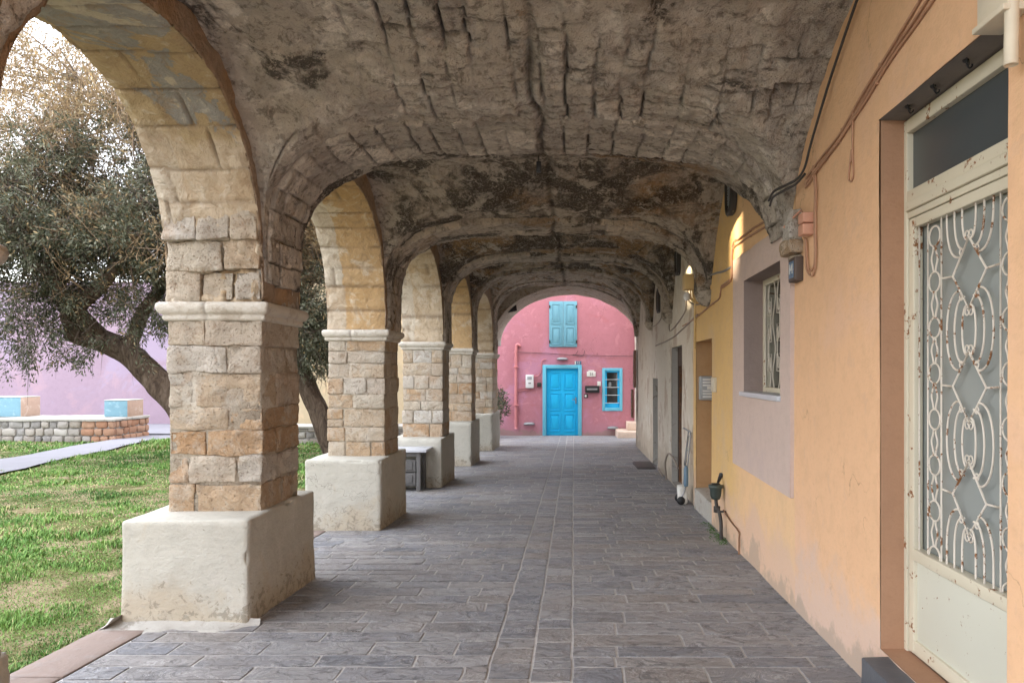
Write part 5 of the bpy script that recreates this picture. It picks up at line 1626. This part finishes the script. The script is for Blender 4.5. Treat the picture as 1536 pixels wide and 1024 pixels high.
mb = MB(); mb.lathe([(.001, -.012), (.035, -.01), (.04, .0)], (.405, YP - .037, -.865), 1, 14); mb.build("bell_button", M["plate_white"], t, True)
pbox("bell_switch", -1.27, -1.13, -.55, -.40, .06, "dark_iron", "dark round switch between meter box and blue door", "switch", None, .03)
mb = MB()
mb.tube(spline([(-1.99, YP - .07, -1.98), (-1.99, YP - .07, -1.5), (-1.99, YP - .07, .4), (-1.98, YP - .07, .80), (-1.94, YP - .07, .90), (-1.88, YP - .05, .86), (-1.87, YP + .0, .84)], 5), .048, 12)
for z in (-1.2, 0.1): mb.rbox((-2.07, YP - .145, z), (-1.91, YP, z + .05), .004)
o = mb.build("downpipe", M["pink_pipe"], None, True); tag(o, "pink painted downpipe on the left of the pink facade", "downpipe")
def fcable(name, label, runs, mat="pink_pipe", r=.013):
    mb = MB()
    for run in runs: mb.tube(spline([(x, YP - .03, z) for x, z in run], 6), r, 6)
    return tag(mb.build(name, M[mat], None, True), label, "cable", "cables on the pink facade")
fcable("facade_cable", "pink cable curling from the meter box up towards the lintel of the blue door", [[(-1.40, -.22), (-1.22, -.16), (-1.13, .0), (-1.11, .28), (-1.05, .38), (-.95, .40)]])
fcable("facade_cable", "pink cable looping from the downpipe to the meter box", [[(-1.94, -.66), (-1.8, -.60), (-1.65, -.58)], [(-1.93, -.70), (-1.7, -.66), (-1.5, -.68), (-1.40, -.62)]])
fcable("facade_cable", "thin dark wire sagging across the pink facade above the door", [[(-1.95, .64), (-1.0, .60), (-.05, .55), (.08, .60), (.14, .7)], [(-.02, .56), (.2, .50), (.33, .55), (.37, .7)], [(-.05, .54), (.5, .53), (.9, .52), (1.4, .51), (2.05, .50)]], "dark_cable", .008)

# ------------------------------------------------------------------ workbench in front of the third pier
t = thing("work_table", "grey wooden table with a marble top standing against a whitewashed plinth", "table", (-2.55, 11.2, floor_z(11.1)))
fz = floor_z(11.1) - .01
X0, X1, Y0, Y1, ZT = -3.05, -2.28, 10.98, 11.40, -1.165
mb = MB(); mb.stone((X0 - .04, Y0 - .06, ZT - .04), (X1 + .10, Y1 + .02, ZT), .008, .1, .003, 3, .5); mb.build("table_top", M["marble"], t, True)
mb = MB(); mb.rbox((X0, Y0, ZT - .11), (X1, Y0 + .03, ZT - .041), .004); mb.rbox((X1 - .03, Y0 + .031, ZT - .11), (X1, Y1, ZT - .041), .004); mb.build("apron", M["grey_wood"], t)
for (x, y) in ((X0, Y0 - .004), (X1 - .06, Y0 - .004), (X0, Y1 - .06), (X1 - .06, Y1 - .06)):
    mb = MB(); mb.rbox((x, y, fz), (x + .06, y + .06, ZT - .042), .004); mb.build("leg", M["grey_wood"], t)
for q in range(2):
    mb = MB(); z0 = fz + .10 + q * .20
    mb.rbox((X0 + .07, Y0 + .01, z0), (X1 - .075, Y0 + .04, z0 + .185), .004); mb.rbox((X0 + .11, Y0 - .002, z0 + .03), (X1 - .12, Y0 + .012, z0 + .155), .008)
    dr = mb.build("drawer", M["grey_wood"], t)
    mb = MB(); mb.rbox((X0 + .28, Y0 - .03, z0 + .10), (X0 + .42, Y0 - .003, z0 + .13), .006); mb.build("handle", M["dark_iron"], dr)
mb = MB(); mb.rbox((X0 + .07, Y0 + .045, fz + .08), (X1 - .07, Y1 - .02, fz + .10), .003); mb.build("shelf", M["grey_wood"], t)
mb = MB(); mb.rbox((X0 + .3, Y0 + .06, fz + .11), (X1 - .09, Y1 - .05, fz + .42), .02); mb.build("dark_fill", M["interior_dark"], t)  # near-black block added inside the table to darken it
# ------------------------------------------------------------------ olive trees
def leaf_cloud(centres, dirs, n_per, size, spread, rgen, tone_fn, droop=.0):
    """n_per narrow leaves strung round every twig"""
    N = len(centres)
    C = np.repeat(centres, n_per, 0); D = np.repeat(dirs, n_per, 0)
    m = len(C)
    u = rgen.random(m)
    rad = rgen.normal(size=(m, 3)); rad /= np.linalg.norm(rad, axis=1, keepdims=True)
    base = C + D * u[:, None] + rad * (spread * rgen.random(m) ** .7)[:, None]
    ax = rad * .8 + D / np.linalg.norm(D, axis=1, keepdims=True) * .7 + rgen.normal(size=(m, 3)) * .35
    ax[:, 2] -= droop
    ax /= np.linalg.norm(ax, axis=1, keepdims=True)
    sd = np.cross(ax, rgen.normal(size=(m, 3))); sd /= np.maximum(np.linalg.norm(sd, axis=1, keepdims=True), 1e-6)
    L = size * rgen.uniform(.65, 1.35, m)[:, None]; W = L * rgen.uniform(.13, .19, m)[:, None]
    V = np.stack([base, base + ax * L * .5 + sd * W, base + ax * L, base + ax * L * .5 - sd * W], 1).reshape(-1, 3)
    F = np.arange(m * 4).reshape(-1, 4)
    return V, F, np.repeat(tone_fn(base, rgen), 4)

def limb(pts, rads, seed, n=10, knobs=.10):
    p = spline(pts, 7)
    r = np.interp(np.linspace(0, 1, len(p)), np.linspace(0, 1, len(rads)), rads)
    p = p + .35 * r[:, None] * np.stack([vnoise(p * 1.6 + k * 9, seed) for k in range(3)], -1)
    T = np.gradient(p, axis=0); T /= np.linalg.norm(T, axis=1, keepdims=True)
    an = np.arange(n * 2) * pi / n
    N = np.array([1.0, .2, 0.1]); ring = []
    for i in range(len(p)):
        N = N - T[i] * (N @ T[i]); N /= np.linalg.norm(N); B = np.cross(T[i], N)
        dirn = np.cos(an)[:, None] * N + np.sin(an)[:, None] * B
        lob = 1 + knobs * np.sin(an * 3 + i * .22 + seed) + knobs * .8 * vnoise(p[i] * 2 + dirn * 1.6, seed + 5) + knobs * .5 * vnoise(p[i] * 6 + dirn * 4, seed + 6)
        ring.append(p[i] + dirn * (r[i] * lob)[:, None])
    return np.array(ring).transpose(1, 0, 2)

def olive(label, loc, trunk, limbs, blobs, seed, leaves, dry_z, group="olive trees on the lawn"):
    t = thing("olive_tree", label, "tree", loc, group)
    r = np.random.default_rng(seed)
    mb = MB()
    for k, (p, rad) in enumerate(trunk): mb.grid(limb(p, rad, seed + k, 12, .13), .5, closed_u=True)
    mb.build("trunk", M["bark"], t, True)
    mb = MB()
    for k, (p, rad) in enumerate(limbs): mb.grid(limb(p, rad, seed + 20 + k, 6, .08), .5, closed_u=True)
    mb.build("limbs", M["bark"], t, True)
    hubs = np.concatenate([spline(p, 5)[3:] for p, _ in limbs])
    cen, dr, kind = [], [], []
    for (c, rad, n, dry, fringe) in blobs:
        c = np.array(c); rad = np.array(rad)
        q = r.normal(size=(n * 3, 3)); q /= np.linalg.norm(q, axis=1, keepdims=True)
        q = c + q * rad * (r.random((n * 3, 1)) ** .38)
        dens = fbm(q * 1.15, 3, seed + 3)
        q = q[dens > (-.08 if not dry else -.05)][:n]
        out = (q - c) / rad
        d = out * .25 + r.normal(size=q.shape) * .22
        d[:, 2] += (.25 if dry else -.10) - fringe
        L = r.uniform(.28, .60, len(q)) if not dry else r.uniform(.35, .8, len(q))
        d = d / np.linalg.norm(d, axis=1, keepdims=True) * L[:, None]
        cen.append(q); dr.append(d); kind.append(np.full(len(q), dry))
    cen, dr, kind = np.concatenate(cen), np.concatenate(dr), np.concatenate(kind)
    # twigs
    for nm, sel, mat, rr in (("twigs", kind == 0, "dark_twig", .0042), ("dry_twigs", kind == 1, "twig_bark", .0046)):
        c, d = cen[sel], dr[sel]
        if len(c) == 0: continue
        P = []
        for rep in range(2 if nm == "twigs" else 4):
            jit = r.normal(size=c.shape) * .10
            p0 = c + jit - d * .15
            dd = d + r.normal(size=d.shape) * .16
            mid = p0 + dd * .5 + r.normal(size=c.shape) * .05
            end = p0 + dd * 1.05 + r.normal(size=c.shape) * .07
            P.append(np.stack([p0, (p0 + mid) / 2 + r.normal(size=c.shape) * .02, mid, end], 1))
        P = np.concatenate(P)
        T = P[:, -1] - P[:, 0]; T /= np.linalg.norm(T, axis=1, keepdims=True)
        A = np.cross(T, r.normal(size=T.shape)); A /= np.linalg.norm(A, axis=1, keepdims=True); B = np.cross(T, A)
        rad = rr * np.array([1.3, 1.0, .8, .35])[None, :, None] * r.uniform(.7, 1.5, (len(P), 1, 1))
        ring = np.stack([P + rad * (cos(q) * A[:, None] + sin(q) * B[:, None]) for q in (0, 2.09, 4.19)], 2)   # n, 4, 3, xyz
        n = len(P)
        idx = np.arange(n * 12).reshape(n, 4, 3)
        F = np.stack([idx[:, :-1], np.roll(idx, -1, 2)[:, :-1], np.roll(idx, -1, 2)[:, 1:], idx[:, 1:]], -1).reshape(-1, 4)
        mb = MB(); mb.add(ring.reshape(-1, 3), F, .5)
        mb.build(nm, M[mat], t)
    # branchlets from the limbs to the outer clumps
    mb = MB()
    pick = r.choice(len(cen), min(260, len(cen)), replace=False)
    for i in pick:
        h = hubs[np.argmin(np.linalg.norm(hubs - cen[i] + r.normal(size=3) * .3, axis=1))]
        if np.linalg.norm(h - cen[i]) < .2: continue
        m = (h + cen[i]) / 2 + r.normal(size=3) * .14
        mb.tube(spline([h, m, cen[i]], 3), np.linspace(.022, .005, 7), 4, .5, False)
    mb.build("branches", M["dark_twig"], t)
    g = kind == 0
    def tn(b, rg): 
        return np.clip(.36 + .30 * fbm(b * 1.4, 3, seed + 8) * 1.6 + .20 * rg.normal(size=len(b)), 0, .84) * (rg.random(len(b)) > .05) + 0 + (rg.random(len(b)) < .04) * .5
    mb = MB(); mb.add(*leaf_cloud(cen[g], dr[g], int(leaves * 1.3), .072, .13, r, lambda b, rg: np.clip(tn(b, rg), 0, 1), .15)); mb.build("crown", M["olive_leaves"], t)
    if (~g).any():
        mb = MB(); mb.add(*leaf_cloud(cen[~g], dr[~g], max(8, leaves // 2), .07, .12, r, lambda b, rg: rg.random(len(b)), 0)); mb.build("dry_crown", M["dry_leaves"], t)
    return t
D = 14.0
def at(px, py, d=D): return ((px - 861) * d / 1109, d, (556 - py) * d / 1109)
gl = float(lawn_z(D))
tr = [at(318, 705), at(300, 655), at(268, 610), at(230, 566), at(192, 530), at(150, 507), at(116, 494)]
lm = [([at(122, 497), at(108, 478, 13.8), at(118, 458, 13.7), at(150, 430, 13.6), at(185, 380, 13.5), at(215, 300, 13.4)], [.23, .22, .16, .13, .10, .06]),
      ([at(150, 505), at(120, 470, 13.6), at(80, 420, 13.2), at(30, 360, 13), at(0, 280, 12.8)], [.16, .13, .10, .08, .04]),
      ([at(190, 522), at(215, 470, 14.3), at(250, 420, 14.6), at(290, 340, 14.8), at(300, 230, 15)], [.15, .12, .10, .07, .04]),
      ([at(118, 480), at(90, 440, 14.5), at(90, 340, 14.8), at(110, 220, 15), at(120, 120, 15)], [.14, .12, .09, .06, .03])]
bl = [(at(120, 365, 14), (3.0, 2.0, 1.0), 430, 0, 0), (at(15, 365, 13.2), (2.0, 1.6, 1.2), 270, 0, .05), (at(215, 380, 13.8), (1.4, 1.6, 1.15), 230, 0, .05),
      (at(35, 470, 13.0), (1.1, .8, .40), 46, 0, .35), (at(60, 520, 12.8), (.5, .5, .22), 10, 0, .5), (at(235, 465, 13.6), (.6, .8, .35), 30, 0, .2), (at(150, 520, 13.2), (.7, .4, .15), 8, 0, .5),
      (at(90, 290, 14), (2.8, 2.0, 1.0), 310, 0, 0), (at(200, 250, 14.4), (1.6, 1.6, 1.1), 150, 0, 0),
      (at(110, 250, 14.2), (2.8, 1.9, 1.3), 430, 1, 0), (at(90, 140, 14.8), (2.3, 1.7, 1.2), 300, 1, 0), (at(60, 70, 15), (1.5, 1.3, .8), 100, 1, 0), (at(210, 200, 14.6), (1.5, 1.5, 1.3), 300, 1, 0), (at(150, 380, 13.2), (2.4, 1.0, 1.0), 130, 1, 0),
      (at(-130, 320, 13.5), (2.0, 1.8, 2.0), 220, 0, 0), (at(330, 320, 14.6), (1.6, 1.8, 1.9), 220, 0, 0), (at(330, 200, 14.8), (1.4, 1.5, 1.2), 150, 1, 0)]
olive("broad olive tree with a gnarled leaning trunk and dry sunlit top behind the foreground arch", at(318, 705), [(tr, [.29, .26, .25, .23, .21, .20, .22])], lm, bl, 5, 62, 3)
D2 = 15.5
tr2 = [at(512, 690, D2), at(490, 628, D2), at(470, 592, D2), at(452, 556, D2), at(430, 520, D2)]
lm2 = [([at(440, 535, D2), at(420, 480, D2), at(440, 400, D2), at(470, 310, D2)], [.16, .12, .08, .04]), ([at(452, 556, D2), at(470, 500, 15.8), at(500, 440, 16), at(520, 360, 16)], [.13, .10, .07, .04])]
bl2 = [(at(450, 450, D2), (1.6, 1.5, 1.25), 360, 0, .05), (at(500, 430, 16), (1.3, 1.4, 1.2), 240, 0, 0), (at(466, 520, 15.2), (.5, .8, .5), 60, 0, .35), (at(470, 370, D2), (1.5, 1.4, 1.1), 420, 1, 0), (at(480, 300, D2), (1.3, 1.3, 1.0), 220, 1, 0)]
olive("second olive tree, its slanting trunk glimpsed in the gap beside the foreground pier", at(512, 694, D2), [(tr2, [.24, .20, .19, .18, .16])], lm2, bl2, 9, 56, 3)

# shrub by the pink facade
t = thing("potted_shrub", "grey green leafy shrub in the left corner before the pink facade", "shrub", (-2.62, 24.2, floor_z(24.2)))
r = np.random.default_rng(4)
c0 = np.array([-2.55, 24.2, -1.25])
q = r.normal(size=(150, 3)); q /= np.linalg.norm(q, axis=1, keepdims=True); q = c0 + q * np.array([.34, .34, .55]) * r.random((150, 1)) ** .4
mb = MB(); mb.add(*leaf_cloud(q, (q - c0) * .4 + np.array([0, 0, .12]), 14, .09, .08, r, lambda b, rg: np.clip(.55 + .2 * rg.normal(size=len(b)), 0, .86))); mb.build("foliage", M["olive_leaves"], t)
mb = MB()
for k in range(7):
    a = r.uniform(0, 6.28); mb.tube(spline([(-2.55, 24.2, -2.2), (-2.55 + .1 * cos(a), 24.2 + .1 * sin(a), -1.6), (-2.55 + .28 * cos(a), 24.2 + .28 * sin(a), -1.0)], 4), .012, 5)
mb.build("stems", M["dark_twig"], t)
# grass tufts and weeds at the foot of the ochre wall
mb = MB(); r = np.random.default_rng(8); n = 160
y = r.uniform(7.1, 8.3, n); x = wall_x(y) - .02 - np.abs(r.normal(0, .05, n)); z = floor_z(y)
h = r.uniform(.01, .035, n); an = r.uniform(0, 6.28, n); dx, dy = np.cos(an) * h * .7, np.sin(an) * h * .7
V = np.stack([np.stack([x - .004, y, z], -1), np.stack([x + .004, y, z], -1), np.stack([x + dx + .003, y + dy, z + h * .6], -1), np.stack([x + dx * 1.5, y + dy * 1.5, z + h * .5], -1)], 1).reshape(-1, 3)
mb.add(V, np.arange(n * 4).reshape(-1, 4), r.uniform(.0, .25, n * 4))
o = mb.build("weeds", M["grass_blades"]); tag(o, kind="stuff")
# ------------------------------------------------------------------ unseen sun blockers added across the courtyard, with gaps for streaks of sun
def far_blocker(y0, y1, top, label):
    mb = MB(); mb.box((-44, y0, -2.6), (-34.5, y1, top)); mb.box((-44.2, y0 + .005, top), (-34.3, y1 - .005, top + .2))
    tag(mb.build("sun_blocker", M["cream_paint"]), label, "house")
far_blocker(-40, 9.25, 5.2, "unseen tall cream block added on the far left to hold off the low sun")
far_blocker(9.27, 10.30, 3.9, "unseen low cream block in the first gap, shaped to let a streak of sun in")
far_blocker(10.32, 12.35, 5.2, "unseen narrow tall cream block added between the two sun gaps on the far left")
far_blocker(12.37, 13.40, 3.9, "unseen low cream block in the second gap, shaped to let a streak of sun in")
far_blocker(13.42, 40, 5.2, "unseen tall cream block added in the far left corner to hold off the low sun")

# ------------------------------------------------------------------ daylight, camera
SUN_EL, SUN_AZ = radians(5.0), radians(4.0)      # low evening sun from the left, a little in front
w = bpy.data.worlds.new("World"); scene.world = w; w.use_nodes = True
nt = w.node_tree; nt.nodes.clear()
sky = nt.nodes.new("ShaderNodeTexSky"); sky.sky_type = "NISHITA"; sky.sun_disc = False
sky.sun_elevation = SUN_EL
# direction towards the sun: (-cos az, sin az)
sdir = np.array([-cos(SUN_AZ) * cos(SUN_EL), sin(SUN_AZ) * cos(SUN_EL), sin(SUN_EL)])
sky.sun_rotation = math.atan2(sdir[0], sdir[1])
sky.altitude = 20; sky.air_density = 1.0; sky.dust_density = 1.0; sky.ozone_density = 1.0
bg = nt.nodes.new("ShaderNodeBackground"); bg.inputs[1].default_value = .15
ow = nt.nodes.new("ShaderNodeOutputWorld")
# thin bright cloud veil over the clear sky
tc = nt.nodes.new("ShaderNodeTexCoord"); ns = nt.nodes.new("ShaderNodeTexNoise")
ns.inputs["Scale"].default_value = 2.2; ns.inputs["Detail"].default_value = 6
nt.links.new(tc.outputs["Generated"], ns.inputs["Vector"])
mr = nt.nodes.new("ShaderNodeMapRange"); nt.links.new(ns.outputs[0], mr.inputs[0])
mr.inputs[1].default_value = .3; mr.inputs[2].default_value = .7; mr.inputs[3].default_value = .55; mr.inputs[4].default_value = .95
mx = nt.nodes.new("ShaderNodeMix"); mx.data_type = "RGBA"
nt.links.new(mr.outputs[0], mx.inputs[0]); nt.links.new(sky.outputs[0], mx.inputs[6]); mx.inputs[7].default_value = (5.6, 5.7, 6.2, 1)
nt.links.new(mx.outputs[2], bg.inputs[0]); nt.links.new(bg.outputs[0], ow.inputs[0])
from mathutils import Vector
sl = bpy.data.lights.new("sun", "SUN"); sl.energy = 2.0; sl.angle = radians(.5); sl.color = (1, .80, .52)
so = bpy.data.objects.new("sun", sl); COL.objects.link(so)
so.rotation_euler = Vector(-sdir).to_track_quat("-Z", "Y").to_euler()
so.location = tuple(sdir * 60)

cam = bpy.data.cameras.new("camera"); co = bpy.data.objects.new("camera", cam); COL.objects.link(co)
co.location = (0, 0, 0); co.rotation_euler = (radians(90), 0, 0)
cam.sensor_width = 36; cam.lens = 36 * 1109 / 1536
cam.shift_x = -93 / 1536; cam.shift_y = 44 / 1536
cam.clip_start = .05; cam.clip_end = 2000
scene.camera = co
vs = scene.view_settings
vs.view_transform = "Standard"; vs.look = "None"; vs.gamma = 1; vs.use_curve_mapping = False
vs.exposure = 2.95
scene.cycles.max_bounces = 10; scene.cycles.diffuse_bounces = 6
